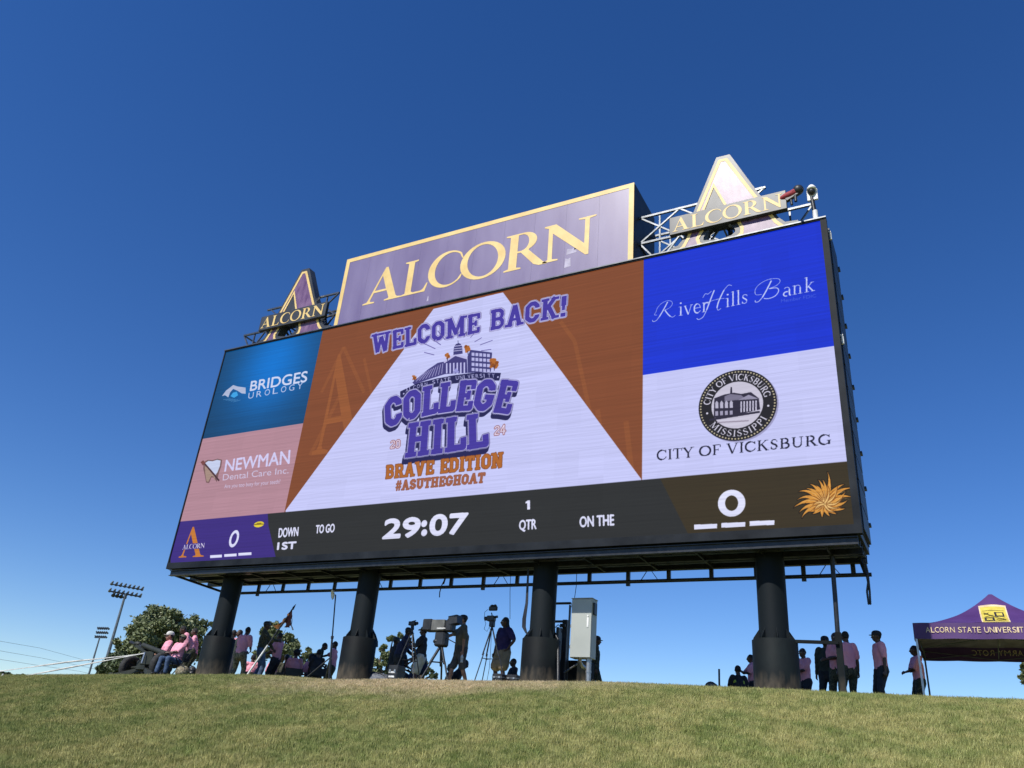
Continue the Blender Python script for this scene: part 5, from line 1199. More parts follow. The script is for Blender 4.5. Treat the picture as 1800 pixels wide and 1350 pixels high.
# small hand flag pole carried by the flag bearer
f0 = base(433, 1186, 16.7); f1 = at(514, 1071, 16.95); t = thing('flag', 'orange brown and maroon flag hanging from a slanting white and black pole', 'flag', f0)
h_ = f0.lerp(f1, .47)
m = MB(); m.cyl(f0 + Vector((0, 0, .03)), h_, .026, n=10); m.build('pole', 'white', t)
m = MB(); m.cyl(h_, f1, .022, n=10); m.build('pole', 'black', t)
d_ = (f1 - f0).normalized(); m = MB(); m.cyl(f1, f1 + d_ * .05, .02, .035, n=4); m.cyl(f1 + d_ * .05, f1 + d_ * .17, .035, .003, n=4); m.bar(f1 + Vector((-.04, 0, -.01)), f1 + Vector((.06, 0, .0)), .015); m.build('spearhead', 'blackm', t)
def cloth(name, mt, top, bot, n1=14, n2=10, amp=.03):
    vs = []
    for i in range(n1 + 1):
        a = top(i / n1); b_ = bot(i / n1)
        for j in range(n2 + 1):
            v = a.lerp(b_, j / n2); vs.append(v + Vector((0, amp * math.sin(i * 1.3 + j * .5), 0)) + Vector((.01 * math.sin(j * 1.7 + i), 0, 0)))
    fs = [(i * (n2 + 1) + j, i * (n2 + 1) + j + 1, (i + 1) * (n2 + 1) + j + 1, (i + 1) * (n2 + 1) + j) for i in range(n1) for j in range(n2)]
    k_ = len(vs); m = MB(); m.add(vs, fs, True); m.add([v + Vector((0, .004, 0)) for v in vs], [tuple(reversed(f)) for f in fs], True); m.build(name, mt, t)
px_ = lambda P: (lambda u: (lambda s_, k: P[k].lerp(P[k + 1], s_ - k))(u * (len(P) - 1), min(int(u * (len(P) - 1)), len(P) - 2)))
Yf = 16.93
cloth('flag_cloth', 'flagc', px_([at(x, y, Yf) for x, y in ((512, 1073), (502, 1085), (490, 1098))]), px_([at(x, y, Yf) for x, y in ((511, 1082), (500, 1097), (488, 1107), (479, 1099.5))]))
cloth('flag_fold', 'flagd', px_([at(x, y, Yf - .06) for x, y in ((512.5, 1072), (506, 1082), (502.5, 1093))]), px_([at(x, y, Yf - .06) for x, y in ((512.5, 1097), (508, 1103), (501, 1103))]))
m = MB(); m.tube([at(511.5, 1075, 16.9), at(513.5, 1090, 16.9), at(512, 1099, 16.9), at(515, 1107, 16.9)], [.006, .008, .012, .02], 6); m.build('tassel', 'black', t)
# dish antenna on a mast
d0 = base(579, 1192, 17.4); dt = at(590, 1046, 17.4); t = thing('dish_mast', 'thin black mast with a small white dish left of the second column', 'mast', d0)
m = MB(); m.cyl(d0, d0.lerp(dt, .5), .028, n=8); m.cyl(d0.lerp(dt, .5), dt, .018, n=8); m.cyl(d0.lerp(dt, .49), d0.lerp(dt, .52), .04, n=8); m.build('mast', 'blackm', t)
m = MB(); m.bar(dt, at(587, 1045, 17.35), .02); m.build('arm', 'blackm', t)
cc = at(585, 1045, 17.3); Rd = Matrix.Rotation(-.585, 3, 'Z') @ Matrix.Rotation(.25, 3, 'X'); vs = []
for r, z in ((.012, .04), (.07, .03), (.11, .008), (.125, -.015), (.12, -.012), (.06, .018), (.01, .03)):
    for i in range(20): a = 2 * math.pi * i / 20; vs.append(cc + Rd @ Vector((r * math.cos(a), z, r * 1.15 * math.sin(a))))
m = MB(); m.add(vs, [(j * 20 + i, j * 20 + (i + 1) % 20, (j + 1) * 20 + (i + 1) % 20, (j + 1) * 20 + i) for j in range(6) for i in range(20)], True); m.build('dish', 'white', t)
jn = d0.lerp(dt, .28)
for e_ in ((533, 1192, 17.1), (588, 1174, 17.9), (572, 1192, 18.0)):
    m = MB(); q_ = base(*e_); m.cyl(jn, q_, .018, n=6); m.build('leg', 'blackm', t)
# tripods and cameras
def tripod(name, label, top, feet, spread, r=.016, brace=.55, grp='tripods and cameras of the crew'):
    t = thing(name, label, 'camera', Vector((top.x, top.y, gz(top.x, top.y))), 0, grp)
    for f_ in feet:
        q_ = base(*f_); m = MB(); k_ = top.lerp(q_, .5); m.cyl(top + Vector((.0, 0, 0)), k_, r * 1.15, n=8); m.cyl(top.lerp(q_, .46) + Vector((.02, 0, 0)), q_ + Vector((.02, 0, 0)), r * .8, n=6); m.cyl(q_, q_ + Vector((0, 0, .03)), r * 1.8, n=6); m.build('leg', 'blackm', t)
    c_ = top.lerp(Vector((top.x, top.y, gz(top.x, top.y))), brace)
    for f_ in feet: q_ = base(*f_); m = MB(); m.cyl(c_, top.lerp(q_, brace), r * .6, n=6); m.build('brace', 'blackm', t)
    return t
# tall tripod with small camera and monitor
tp = at(865, 1101, 17.3); t = tripod('video_tripod', 'tall thin tripod with small video camera and monitor left of the khaki skirt', tp, ((831, 1197, 17.0), (845, 1198, 17.5), (888, 1200, 17.2)), .4)
m = MB(); m.bbox(at(865, 1097, 17.3) + Vector((-.06, -.06, -.07)), at(865, 1097, 17.3) + Vector((.06, .06, .07)), .015); m.cyl(tp, at(865, 1090, 17.3), .05, n=10); m.build('head', 'blackm', t)
c_ = at(865, 1087, 17.3); m = MB(); m.bbox(c_ + Vector((-.12, -.07, -.07)), c_ + Vector((.08, .07, .06)), .015); m.cyl(c_ + Vector((-.19, -.02, -.01)), c_ + Vector((-.1, 0, 0)), .05, n=12); m.cyl(c_ + Vector((.08, 0, .03)), c_ + Vector((.15, .0, .04)), .03, n=10); m.build('camcorder', 'black', t)
m = MB(); m.bar(c_ + Vector((0, 0, .05)), at(864, 1077, 17.3), .02); c2 = at(867, 1070, 17.3); m.bbox(c2 + Vector((-.12, -.03, -.05)), c2 + Vector((.12, .03, .06)), .02); m.ell(c2 + Vector((-.03, 0, .07)), (.06, .04, .03)); m.ell(c2 + Vector((.05, 0, .075)), (.04, .04, .03)); m.build('monitor', 'black', t)
m = MB(); m.tube([at(858, 1071, 17.3), at(852, 1076, 17.3), at(851, 1088, 17.3), at(854, 1096, 17.3), at(851, 1106, 17.3), at(856, 1110, 17.3), at(860, 1102, 17.3), at(864, 1112, 17.3), at(862, 1150, 17.3), at(860, 1175, 17.3), at(856, 1197, 17.3)], .006, 5); m.build('cable', 'black', t)
# small camcorder tripod
tp = at(725, 1107, 17.4); t = tripod('camcorder_tripod', 'tripod with a small camcorder beside the person in navy jacket', tp, ((688, 1170, 17.1), (727, 1190, 17.0), (741, 1190, 17.9)), .4)
c_ = at(725, 1096, 17.4); m = MB(); m.bbox(c_ + Vector((-.10, -.05, -.05)), c_ + Vector((.10, .05, .05)), .012); m.cyl(c_ + Vector((.09, 0, .0)), c_ + Vector((.17, -.02, .0)), .04, n=10); m.bar(c_ + Vector((-.02, 0, .05)), c_ + Vector((.1, 0, .075)), .02); m.build('camcorder', 'black', t)
m = MB(); m.cyl(tp, c_, .045, n=10); m.bar(tp, tp + Vector((.2, -.3, -.1)), .02); m.build('head', 'blackm', t)
# big broadcast camera
Yb = 17.15; tp = at(776, 1133, Yb); t = tripod('broadcast_camera', 'big broadcast camera with box lens on a heavy tripod', tp, ((735, 1192, 16.8), (787, 1195, 16.7), (776, 1190, 17.8), (803, 1194, 17.5))[:3], .4, .03, .45)
m = MB(); a, b_ = at(766, 1137, Yb), at(787, 1111, Yb); m.bbox((a.x, Yb - .13, a.z), (b_.x, Yb + .13, b_.z), .04); m.ell(at(770, 1128, Yb), (.12, .15, .07)); m.build('fluid_head', 'black', t)
Rb = Matrix.Rotation(math.radians(12), 3, 'Z')
def rbox(name, mt, a_, b_, y0, y1, c_=.012):
    a, b2 = at(*a_, Yb), at(*b_, Yb); m = MB(); m.bbox((a.x, Yb + y0, b2.z), (b2.x, Yb + y1, a.z), c_); return m.build(name, mt, t)
rbox('lens_box', 'greycase', (764, 1091), (786, 1110), -.16, .14); rbox('lens_hood', 'black', (750.5, 1090), (763.5, 1110), -.18, .16, .02); rbox('camera_body', 'black', (786.5, 1092), (797, 1111), -.12, .12, .03)
m = MB(); a, b_ = at(788, 1096, Yb), at(805, 1090, Yb); m.bbox((a.x, Yb - .11, a.z - .03), (a.x + .18, Yb + .11, b_.z + .02), .03); m.bar(at(793, 1092, Yb), at(808, 1089, Yb), .26, .20); m.build('viewfinder', 'black', t)
m = MB(); m.bar(at(785, 1122, Yb), at(800, 1130, Yb - .1), .02); m.build('pan_bar', 'blackm', t)
m = MB(); m.bbox(at(768, 1105, Yb - .162) + Vector((0, -.004, 0)), at(783, 1103.5, Yb - .162), .001); m.build('label_strip', 'white', t)
# water bottle held by the operator, phone in the hand of the person in the hat
def held(name, label, cat, pos, parts):
    t = thing(name, label, cat, pos)
    for nm, mt, f_ in parts: m = MB(); f_(m, pos); m.build(nm, mt, t)
    return t
bw_ = world(iop, iop[0][-1] + iop[1][-1] * .09); bw_.z -= .02
held('water_bottle', 'clear water bottle hanging from the hand of the camera operator', 'bottle', bw_, [
    ('bottle', 'bottle', lambda m, p: m.lathe(p, [(.032, -.20), (.034, -.19), (.034, -.14), (.031, -.12), (.034, -.10), (.034, -.05), (.014, -.01)], 14)),
    ('cap', 'white', lambda m, p: m.cyl(p + Vector((0, 0, -.009)), p + Vector((0, 0, .012)), .015, n=12)),
    ('label', 'pale', lambda m, p: m.lathe(p, [(.0352, -.135), (.0352, -.09)], 14))])
ph = world(iph, iph[0][1] + iph[1][1] * .12); held('phone', 'dark phone held up by the person in the wide brimmed hat', 'phone', ph, [('case', 'black', lambda m, p: m.bbox(p + Vector((-.04, -.005, -.05)), p + Vector((.04, .005, .11)), .003))])
# equipment cases
def case(x0, x1, ytop, ybot, Y, depth, label, stripes=2, mt='black', letters_=False):
    a, b_ = at(x0, ybot, Y), at(x1, ytop, Y); z0 = min(gz(a.x, Y), gz(b_.x, Y)) - .02; t = thing('equipment_case', label, 'case', ((a.x + b_.x) / 2, Y + depth / 2, z0 + .02))
    m = MB(); m.bbox((a.x, Y, z0), (b_.x, Y + depth, b_.z), .015); m.build('shell', mt, t)
    m = MB(); h = b_.z - z0; m.bbox((a.x - .01, Y - .01, z0 + h * .70), (b_.x + .01, Y + depth + .01, z0 + h * .74), .003); m.build('lid_rim', 'steel' if not letters_ else 'blackm', t)
    for s_ in (.25, .75): m = MB(); x = a.x + (b_.x - a.x) * s_; m.bbox((x - .025, Y - .022, z0 + h * .64), (x + .025, Y - .011, z0 + h * .78), .003); m.build('latch', 'steel', t)
    return a, b_, t, z0, h
a, b_, t, z0, h = case(680, 700, 1169, 1193, 16.95, .35, 'black equipment case with white stencilled lines near the grey tarpaulin', letters_=True)
for i, (u0, u1, v) in enumerate(((.12, .82, .60), (.15, .75, .38), (.42, .62, .10))):
    m = MB(); x0_, x1_ = a.x + (b_.x - a.x) * u0, a.x + (b_.x - a.x) * u1; m.box((x0_, 16.94, z0 + h * v), (x1_, 16.946, z0 + h * (v + .09))); m.build('stencil', 'white', t)
case(864, 883, 1184, 1199, 16.9, .4, 'low black flight case with silver rim left of the person in khaki skirt'); case(888, 909, 1186, 1199, 17.1, .4, 'low black flight case against the third column')
p = base(903, 1199, 16.7); m = MB(); m.ell(p + Vector((0, 0, .04)), (.09, .05, .04)); o_ = m.build('paper_ball', 'white'); tag(o_, 'small crumpled white paper at the foot of the third column', 'paper')
# electrical cabinet
Yc = 17.0; a, b_ = at(1001.5, 1156, Yc), at(1041.5, 1052, Yc); t = thing('electrical_cabinet', 'tall grey electrical cabinet right of the third column, upper part in shade', 'cabinet', ((a.x + b_.x) / 2, Yc + .15, gz(a.x, Yc)))
D_ = .30; m = MB(); m.bbox((a.x, Yc, a.z), (b_.x, Yc + D_, b_.z), .006); m.build('housing', 'cabinet', t)
m = MB(); m.bbox((a.x + .004, Yc - .022, a.z + .01), (b_.x - .004, Yc - .002, b_.z - .012), .005); dr = m.build('door', 'cabinet', t)
m = MB(); x = b_.x - .085; zc_ = at(1034, 1094, Yc).z; m.bbox((x - .022, Yc - .034, zc_ - .11), (x + .022, Yc - .023, zc_ + .11), .004); m.cyl((x, Yc - .023, zc_ + .14), (x, Yc - .045, zc_ + .14), .02, n=12); m.build('handle', 'white', dr)
m = MB(); m.box((a.x - .012, Yc - .03, b_.z), (b_.x + .012, Yc + D_ + .01, b_.z + .015)); m.build('rain_lip', 'cabinet', t)
for k_ in range(3): m = MB(); z = a.z + (b_.z - a.z) * (.15 + .35 * k_); m.cyl((a.x - .008, Yc - .012, z), (a.x - .008, Yc - .012, z + .07), .008, n=8); m.build('hinge', 'steel', t)
m = MB(); px1 = at(1034, 1170, Yc + .1); m.cyl((px1.x, Yc + .12, gz(px1.x, Yc) - .2), (px1.x, Yc + .12, a.z + .01), .058, n=20); m.cyl((px1.x, Yc + .12, a.z - .30), (px1.x, Yc + .12, a.z - .26), .066, n=20); m.cyl((px1.x, Yc + .12, a.z - .03), (px1.x, Yc + .12, a.z), .068, n=20); m.build('conduit', 'steel', t)
m = MB(); m.tube([at(1019, 1154, Yc + .15), at(1019.5, 1164, Yc + .18), at(1023, 1171, Yc + .3), at(1030, 1175, Yc + .45)], .045, 12); m.build('conduit', 'steel', t)
m = MB(); m.tube([at(1015, 1167, Yc + .2), at(992, 1182, Yc + .4)], .02, 8); m.build('brace', 'steel', t)
sd_ = (b_.x + .002); m = MB(); m.bbox((sd_, Yc + .05, b_.z - .35), (sd_ + .035, Yc + .22, b_.z - .08), .01); m.build('side_box', 'blackm', t)
# dark power equipment behind the cabinet
t = thing('power_rack', 'black frame with dark power boxes between the third column and the grey cabinet', 'equipment', base(990, 1195, 17.55)); Yr = 17.55
def pbox(name, mt, x0_, y0_, x1_, y1_, Y0, dd, c_=.01):
    a, b_ = at(x0_, y1_, Y0), at(x1_, y0_, Y0); m = MB(); m.bbox((a.x, Y0, a.z), (b_.x, Y0 + dd, b_.z), c_); m.build(name, mt, t)
pbox('crossbar', 'blackm', 970, 1058, 1003, 1062, Yr, .08); pbox('upright', 'blackm', 994.5, 1063, 1001, 1200, Yr + .01, .08); pbox('crossbar', 'blackm', 970, 1090, 993, 1094, Yr, .06)
pbox('power_box', 'black', 983, 1089, 997, 1200, Yr - .12, .10); pbox('power_box', 'black', 972, 1102, 982, 1205, Yr, .3); pbox('switch_box', 'black', 983.5, 1096, 993, 1102, Yr - .2, .06)
pbox('transformer_box', 'dusty', 982, 1161, 1031, 1207, Yr + .25, .5, .02)
m = MB(); m.tube([at(976, 1103, Yr - .05), at(981, 1098, Yr - .1), at(987, 1104, Yr - .15), at(987, 1112, Yr - .15)], .01, 6); m.build('cable', 'black', t)

# ------------------------------------------------------------------ pop-up canopy
FL = Vector((-.83, 20.1, 0)); s_ = 3.3; zg = gz(FL.x, FL.y); ze = 3.62 + EYE - .02; vh = .33
t = thing('pop_up_canopy', 'purple pop-up canopy with a peaked roof and yellow badge at the right edge', 'canopy', (FL.x + s_ / 2, FL.y + s_ / 2, zg))
cx_, cy_ = FL.x + s_ / 2, FL.y + s_ / 2; zp = .2103 * cy_ + EYE
def roofz(u, v):      # u, v in -1..1
    r = max(abs(u), abs(v)); return ze + (zp - ze) * ((1 - r) ** 2.1 * .78 + (1 - r) * .22) + .012 * math.sin(9 * u) * math.sin(7 * v) * r
for i_, (du, dv) in enumerate(((0, -1), (1, 0), (0, 1), (-1, 0))):
    n_ = 18; vs = []
    for j in range(n_ + 1):
        r = .02 + .98 * j / n_
        for k_ in range(n_ + 1):
            w_ = (2 * k_ / n_ - 1) * r; u, v = (w_, -r) if i_ == 0 else (r, w_) if i_ == 1 else (-w_, r) if i_ == 2 else (-r, -w_)
            vs.append(Vector((cx_ + u * s_ / 2, cy_ + v * s_ / 2, roofz(u, v))))
    fs = [(j * (n_ + 1) + k_, (j + 1) * (n_ + 1) + k_, (j + 1) * (n_ + 1) + k_ + 1, j * (n_ + 1) + k_ + 1) for j in range(n_) for k_ in range(n_)]
    m = MB(); m.add(vs, fs, True); m.build('roof_panel', 'tent', t)
    m = MB(); m.add([v_ - Vector((0, 0, .012)) for v_ in vs], [tuple(reversed(f)) for f in fs], True); m.build('roof_lining', 'tentin', t)
    # valance
    vs = []; ns = 30
    for k_ in range(ns + 1):
        w_ = 2 * k_ / ns - 1; u, v = (w_, -1) if i_ == 0 else (1, w_) if i_ == 1 else (-w_, 1) if i_ == 2 else (-1, -w_)
        for j in range(5):
            q_ = j / 4; bulge = .012 * math.sin(w_ * 9) * q_ + 0
            vs.append(Vector((cx_ + u * (s_ / 2 + .006 + bulge), cy_ + v * (s_ / 2 + .006 + bulge), ze - vh * q_ - .01 * abs(math.sin(w_ * 6)) * q_)))
    fs = [(k_ * 5 + j, k_ * 5 + j + 1, (k_ + 1) * 5 + j + 1, (k_ + 1) * 5 + j) for k_ in range(ns) for j in range(4)]
    m = MB(); m.add(vs, fs, True); m.build('valance', 'tent', t)
for u, v in ((-1, -1), (1, -1), (1, 1), (-1, 1)):
    x, y = cx_ + u * (s_ / 2 - .03), cy_ + v * (s_ / 2 - .03); m = MB(); m.bar((x, y, gz(x, y)), (x, y, ze - .05), .042); m.bbox((x - .06, y - .06, gz(x, y) - .01), (x + .06, y + .06, gz(x, y) + .012), .003); m.build('leg', 'steel' if v < 0 else 'pole', t)
zz_ = ze - .12; E_ = s_ / 2 - .05
for a_, b2 in (((-1, -1), (1, -1)), ((1, -1), (1, 1)), ((1, 1), (-1, 1)), ((-1, 1), (-1, -1))):
    for k_ in range(2):
        p0 = Vector((cx_ + E_ * (a_[0] + (b2[0] - a_[0]) * k_ / 2), cy_ + E_ * (a_[1] + (b2[1] - a_[1]) * k_ / 2), 0)); p1 = Vector((cx_ + E_ * (a_[0] + (b2[0] - a_[0]) * (k_ + 1) / 2), cy_ + E_ * (a_[1] + (b2[1] - a_[1]) * (k_ + 1) / 2), 0))
        for za, zb2 in ((zz_, zz_ - .19), (zz_ - .19, zz_)):
            m = MB(); m.bar(p0 + Vector((0, 0, za)), p1 + Vector((0, .002 if za < zz_ else 0, zb2)), .022, .014); m.build('scissor_bar', 'pole', t)
m = MB(); m.cyl((cx_, cy_, zz_ - .1), (cx_, cy_, zp - .05), .022); m.build('centre_post', 'steel', t)
for u, v in ((-1, 0), (1, 0), (0, -1), (0, 1)): m = MB(); m.bar((cx_ + u * E_, cy_ + v * E_, zz_ - .16), (cx_, cy_, zz_ + .1), .02); m.build('roof_strut', 'pole', t)
# lettering on the front valance and the badge on the front roof panel
def on_valance(loops, x0, x1, z0_, h, mt, y_, name, mirror=False, yfun=None):
    m = MB(); P = [[(p[0] * (x1 - x0), p[1] * h) for p in l] for l in loops]
    m.plate(P, (x0, y_, z0_), (1, 0, 0), (0, 0, 1)); m.build(name, mt, t)
def word(s2, x0, x1, z0_, h, mt, y_, name='letter', flip=False):
    W_ = {'I': .38, ' ': .45, 'M': 1.1, 'W': 1.2, 'N': .95, 'O': 1.0, 'C': .85, 'E': .75, 'L': .7, 'R': .85, 'S': .75, 'T': .8, 'A': .95, 'Y': .9, 'V': .9, 'U': .9}
    tot = sum(W_[c_] for c_ in s2); x = x0; k_ = (x1 - x0) / tot
    for c_ in s2:
        w_ = W_[c_] * k_
        if c_ != ' ':
            L = sans(c_)
            if flip: L = [[(1 - p[0], p[1]) for p in l] for l in L]; xa = x0 + x1 - x - w_
            else: xa = x
            # solid letters: tessellate outer and inner outlines
            m = MB(); m.plate([[(p[0] * w_ * .84, p[1] * h) for p in l] for l in L], (xa, y_, z0_), (1, 0, 0) , (0, 0, 1)); m.build(name, mt, t)
        x += w_
MT['lett'] = mat('cream_print', (.75, .58, .36), .6)
MT['lettd'] = mat('show_through_print', (.6, .48, .3), .8)
word('ALCORN STATE UNIVERSITY', FL.x + .24, 1.36, ze - .205, .115, 'lett', cy_ - s_ / 2 - .024)
word('ARMY ROTC', cx_ - .55, cx_ + .55, ze - .20, .13, 'lettd', cy_ + s_ / 2 - .03, 'show_through_letter', True)
# badge follows the roof slope
bx0, bx1, r0_, r1_ = cx_ - .28, cx_ + .23, .84, .26
def rp(u, r, lift=.012):
    x = bx0 + (bx1 - bx0) * u; rr2 = r0_ + (r1_ - r0_) * r; return Vector((x, cy_ - rr2 * s_ / 2, ze + (zp - ze) * ((1 - rr2) ** 2.1 * .78 + (1 - rr2) * .22) + lift))
def patch(name, mt, U0, U1, V0, V1, lift):
    n_ = 6; vs = [rp(U0 + (U1 - U0) * i / n_, V0 + (V1 - V0) * j / n_ + .04 * math.sin(math.pi * (U0 + (U1 - U0) * i / n_)) * (V0 + (V1 - V0) * j / n_), lift) for i in range(n_ + 1) for j in range(n_ + 1)]
    m = MB(); m.add(vs, [(i * (n_ + 1) + j, (i + 1) * (n_ + 1) + j, (i + 1) * (n_ + 1) + j + 1, i * (n_ + 1) + j + 1) for i in range(n_) for j in range(n_)]); m.build(name, mt, t)
MT['badge'] = mat('badge_yellow', (.62, .50, .07), .6); MT['bk'] = mat('badge_black', (.02, .018, .02), .6)
patch('badge', 'lett', -.03, 1.03, -.03, 1.04, .012); patch('badge_field', 'badge', .02, .98, .03, .97, .016)
patch('badge_mark', 'bk', .08, .92, .80, .815, .02); patch('badge_mark', 'bk', .08, .92, .14, .155, .02); patch('badge_mark', 'bk', .10, .48, .18, .46, .02); patch('badge_mark', 'bk', .52, .88, .50, .74, .02)
patch('badge_mark', 'badge', .18, .40, .24, .38, .024); patch('badge_mark', 'badge', .60, .82, .56, .70, .024)
def bl(u0, v0, u1, v1, w_=.02):
    m = MB(); m.bar(rp(u0, v0, .026), rp(u1, v1, .026), w_, .004); m.build('badge_stroke', 'bk', t)
bl(.12, .72, .88, .24, .03); bl(.14, .50, .46, .60); bl(.55, .30, .88, .42); bl(.12, .62, .3, .72); bl(.6, .2, .9, .32)

# ------------------------------------------------------------------ stadium lamp towers and wires
def tower(label, hx, hy, dist, yaw, rows, ncol, wid, gap, extra=0):
    hp = far(hx, hy, dist); b_ = Vector((hp.x, hp.y, 0)); t = thing('stadium_light_tower', label, 'light tower', b_, 0, 'stadium light towers far to the left')
    m = MB(); m.cyl((b_.x, b_.y, -.3), (b_.x, b_.y, hp.z), .38, .17, n=12); m.build('pole', 'pole', t)
    dx = Vector((math.cos(yaw), math.sin(yaw), 0)); nrm = Vector((-dx.y, dx.x, 0))
    if nrm.y < 0: nrm = -nrm
    for r in range(rows):
        z = hp.z + gap * (r - .1); m = MB(); m.bar(hp + dx * (-wid / 2) + Vector((0, 0, z - hp.z)), hp + dx * (wid / 2) + Vector((0, 0, z - hp.z)), .22 if r == 0 else .16); m.build('crossarm', 'blackm', t)
        for i in range(ncol):
            c_ = hp + dx * (wid * (i / (ncol - 1) - .5)) + Vector((0, 0, z - hp.z + .42)); c2_ = c_ + (nrm * .55 + Vector((0, 0, -.35)))
            m = MB(); m.cyl(c_, c2_, .12, .26, n=10); m.ell(c_ - nrm * .05, (.15, .15, .15), 8, 6); m.bar(c_ - Vector((0, 0, .4)), c_, .06); m.build('floodlight', 'pole', t)
    for i in range(extra):
        c_ = hp + dx * (wid * ((i + 1.2) / (ncol) - .5)) + Vector((0, 0, -.35)); m = MB(); m.cyl(c_, c_ + nrm * .5 - Vector((0, 0, .3)), .17, .33, n=10); m.ell(c_, (.2, .2, .2), 8, 6); m.build('floodlight', 'blackm', t)
A0 = math.atan2(RM[1, 0], RM[0, 0])
tower('tall stadium light tower with two long rows of lamps above the big tree', 221, 1043, 150, A0 + math.radians(38), 2, 8, 4.9, 1.15, 4)
tower('farther shorter looking light tower with three rows of lamps left of the big tree', 175.5, 1120, 235, A0 - math.radians(22), 3, 6, 3.5, 1.05)
for k_, (y0_, y1_, y2_) in enumerate(((1127, 1139, 1158), (1144, 1156, 1170), (1159, 1170, 1180))):
    P = [far(-140, y0_ - 14, 70), far(0, y0_, 80), far(70, y1_, 90), far(140, y2_, 100), far(230, y2_ + 20, 115)]; m = MB(); m.tube(P, .012, 5)
    o_ = m.build('power_line', 'pole'); tag(o_, ['highest', 'middle', 'lowest'][k_] + ' of the thin power lines in the sky at the left edge', 'wire', 'power lines at the left edge')

# ------------------------------------------------------------------ trees
def tree(name, label, clumps, dist, leaf=.2, n=9000, lm='leafa', trunk=None, grp=None, seed=1, squash=1.):
    rg = np.random.RandomState(seed); P = [(far(x, y, dist + dz), r) for x, y, r, dz in clumps]
    bx = sum(p.x for p, _ in P) / len(P); by = sum(p.y for p, _ in P) / len(P); bz = gz(bx, by)
    t = thing(name, label, 'tree', (bx, by, bz), 0, grp)
    B_ = Vector((bx, by, bz)); ztop = max(p.z for p, _ in P); hub = Vector((bx, by, bz + (min(p.z for p, _ in P) - bz) * .8 + .4))
    m = MB(); m.tube([B_ - Vector((0, 0, .3)), B_.lerp(hub, .5) + Vector((.1, 0, 0)), hub], [.42, .30, .26], 10); m.build('trunk', 'bark', t)
    m = MB()
    for p, r in P:
        mid_ = hub.lerp(p, .5) + Vector((rg.uniform(-.3, .3), rg.uniform(-.3, .3), .3)); m.tube([hub, mid_, p], [.16, .09, .04], 6)
        for _ in range(3): e_ = p + Vector(rg.uniform(-1, 1, 3)) * r * .03 * dist / 60; m.tube([p, e_], [.035, .012], 5)
    stuff(m.build('limbs', 'bark', t))
    tot = sum(r * r for _, r in P); V = []; F = []
    for p, r in P:
        dep = abs(np.dot(np.array([-.45133, .77888, .43548]), np.array(p) - np.array([0, 0, EYE]))); R = r * dep / 1389.; k_ = int(n * r * r / tot)
        sub = rg.normal(0, 1, (max(5, int(r * .55)), 3)); sub /= np.linalg.norm(sub, axis=1)[:, None]; sub = sub * R * rg.uniform(.45, 1.0, (len(sub), 1)); sub[:, 2] *= .85
        si = rg.randint(0, len(sub), k_); cc_ = np.array(p) + sub[si] + rg.normal(0, R * .17, (k_, 3)) * np.array([1, 1, .8])
        a_ = rg.normal(0, 1, (k_, 3)); a_ /= np.linalg.norm(a_, axis=1)[:, None]; b2 = rg.normal(0, 1, (k_, 3)); b2 -= a_ * (a_ * b2).sum(1)[:, None]; b2 /= np.linalg.norm(b2, axis=1)[:, None]
        L = leaf * rg.uniform(.6, 1.3, (k_, 1)); o_ = len(V) * 0
        q4 = np.stack([cc_ - a_ * L, cc_ - b2 * L * .55, cc_ + a_ * L, cc_ + b2 * L * .55], 1)
        V.append(q4.reshape(-1, 3))
    V = np.concatenate(V) - np.array(B_); nf = len(V) // 4; me = bpy.data.meshes.new('crown'); me.vertices.add(len(V)); me.vertices.foreach_set('co', V.astype(np.float32).ravel())
    me.loops.add(nf * 4); me.loops.foreach_set('vertex_index', np.arange(nf * 4, dtype=np.int32)); me.polygons.add(nf); me.polygons.foreach_set('loop_start', np.arange(0, nf * 4, 4, dtype=np.int32)); me.update(calc_edges=True)
    me.materials.append(MT[lm]); o_ = bpy.data.objects.new('crown', me); COL.objects.link(o_); o_.parent = t
    return t
tree('broadleaf_tree', 'big broad green tree behind the cannon and the first column', [(258, 1092, 22, 0), (285, 1082, 24, 1), (312, 1092, 20, -1), (240, 1112, 24, 1), (272, 1110, 28, -2), (305, 1115, 28, 1), (335, 1098, 17, 2), (345, 1118, 20, 0), (222, 1132, 18, 0), (250, 1140, 28, -1), (290, 1142, 30, 0), (330, 1140, 26, 1), (215, 1150, 16, 2), (362, 1100, 12, 1)], 62, .12, 42000, seed=3)
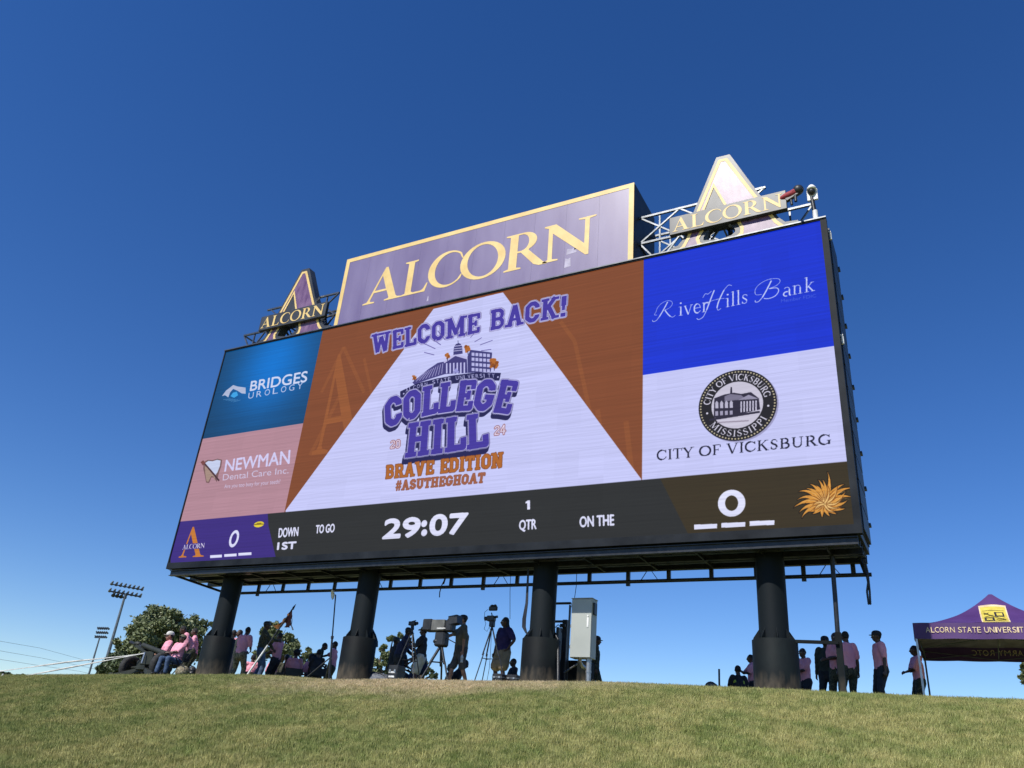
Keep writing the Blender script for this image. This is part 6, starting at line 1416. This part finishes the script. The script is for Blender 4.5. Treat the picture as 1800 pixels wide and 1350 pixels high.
tree('broadleaf_tree', 'low dark tree at the foot of the light towers', [(192, 1168, 16, 0), (208, 1160, 16, 1), (225, 1168, 18, -1), (180, 1178, 10, 0), (240, 1172, 18, 1), (200, 1180, 16, 0), (262, 1175, 18, 2)], 58, .11, 18000, 'leafb', seed=5)
tree('broadleaf_tree', 'green tree behind the flag bearer', [(468, 1112, 12, 0), (480, 1104, 12, 0), (496, 1118, 14, 0), (512, 1128, 12, 1), (505, 1118, 10, 1), (520, 1140, 13, 0), (478, 1130, 18, 0), (500, 1148, 18, -1), (522, 1160, 12, 0), (460, 1150, 16, 1)], 62, .12, 18000, seed=8)
tree('broadleaf_tree', 'small pale green tree between the bushy haired person and the dish mast', [(540, 1148, 9, 0), (550, 1160, 10, 0), (536, 1166, 12, 0), (552, 1176, 10, 1)], 66, .11, 7000, seed=9)
tree('broadleaf_tree', 'green tree right of the second column behind the camera crew', [(672, 1142, 10, 0), (690, 1126, 9, 0), (702, 1118, 5, 0), (680, 1158, 13, 0), (663, 1168, 11, 0), (700, 1150, 14, 1), (668, 1182, 12, 0), (712, 1124, 6, 1), (655, 1182, 8, 0), (690, 1178, 16, 0)], 62, .12, 15000, seed=11)
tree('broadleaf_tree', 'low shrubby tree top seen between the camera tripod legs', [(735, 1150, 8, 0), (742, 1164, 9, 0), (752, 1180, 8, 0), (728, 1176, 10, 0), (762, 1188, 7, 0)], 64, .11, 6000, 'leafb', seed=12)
tree('pine_tree', 'pine tree branches at the right edge under the canopy', [(1799, 1172, 7, 0), (1808, 1165, 12, 0), (1797, 1192, 6, 0), (1804, 1196, 7, 0), (1815, 1190, 16, 0), (1826, 1170, 18, 0), (1830, 1205, 18, 0)], 62, .13, 7000, seed=14)
for k_, (x, y, r) in enumerate(((-14, 1184, 9), (4, 1186, 8), (14, 1188, 6), (27, 1190, 5), (38, 1190, 4.5), (44, 1191, 4))):
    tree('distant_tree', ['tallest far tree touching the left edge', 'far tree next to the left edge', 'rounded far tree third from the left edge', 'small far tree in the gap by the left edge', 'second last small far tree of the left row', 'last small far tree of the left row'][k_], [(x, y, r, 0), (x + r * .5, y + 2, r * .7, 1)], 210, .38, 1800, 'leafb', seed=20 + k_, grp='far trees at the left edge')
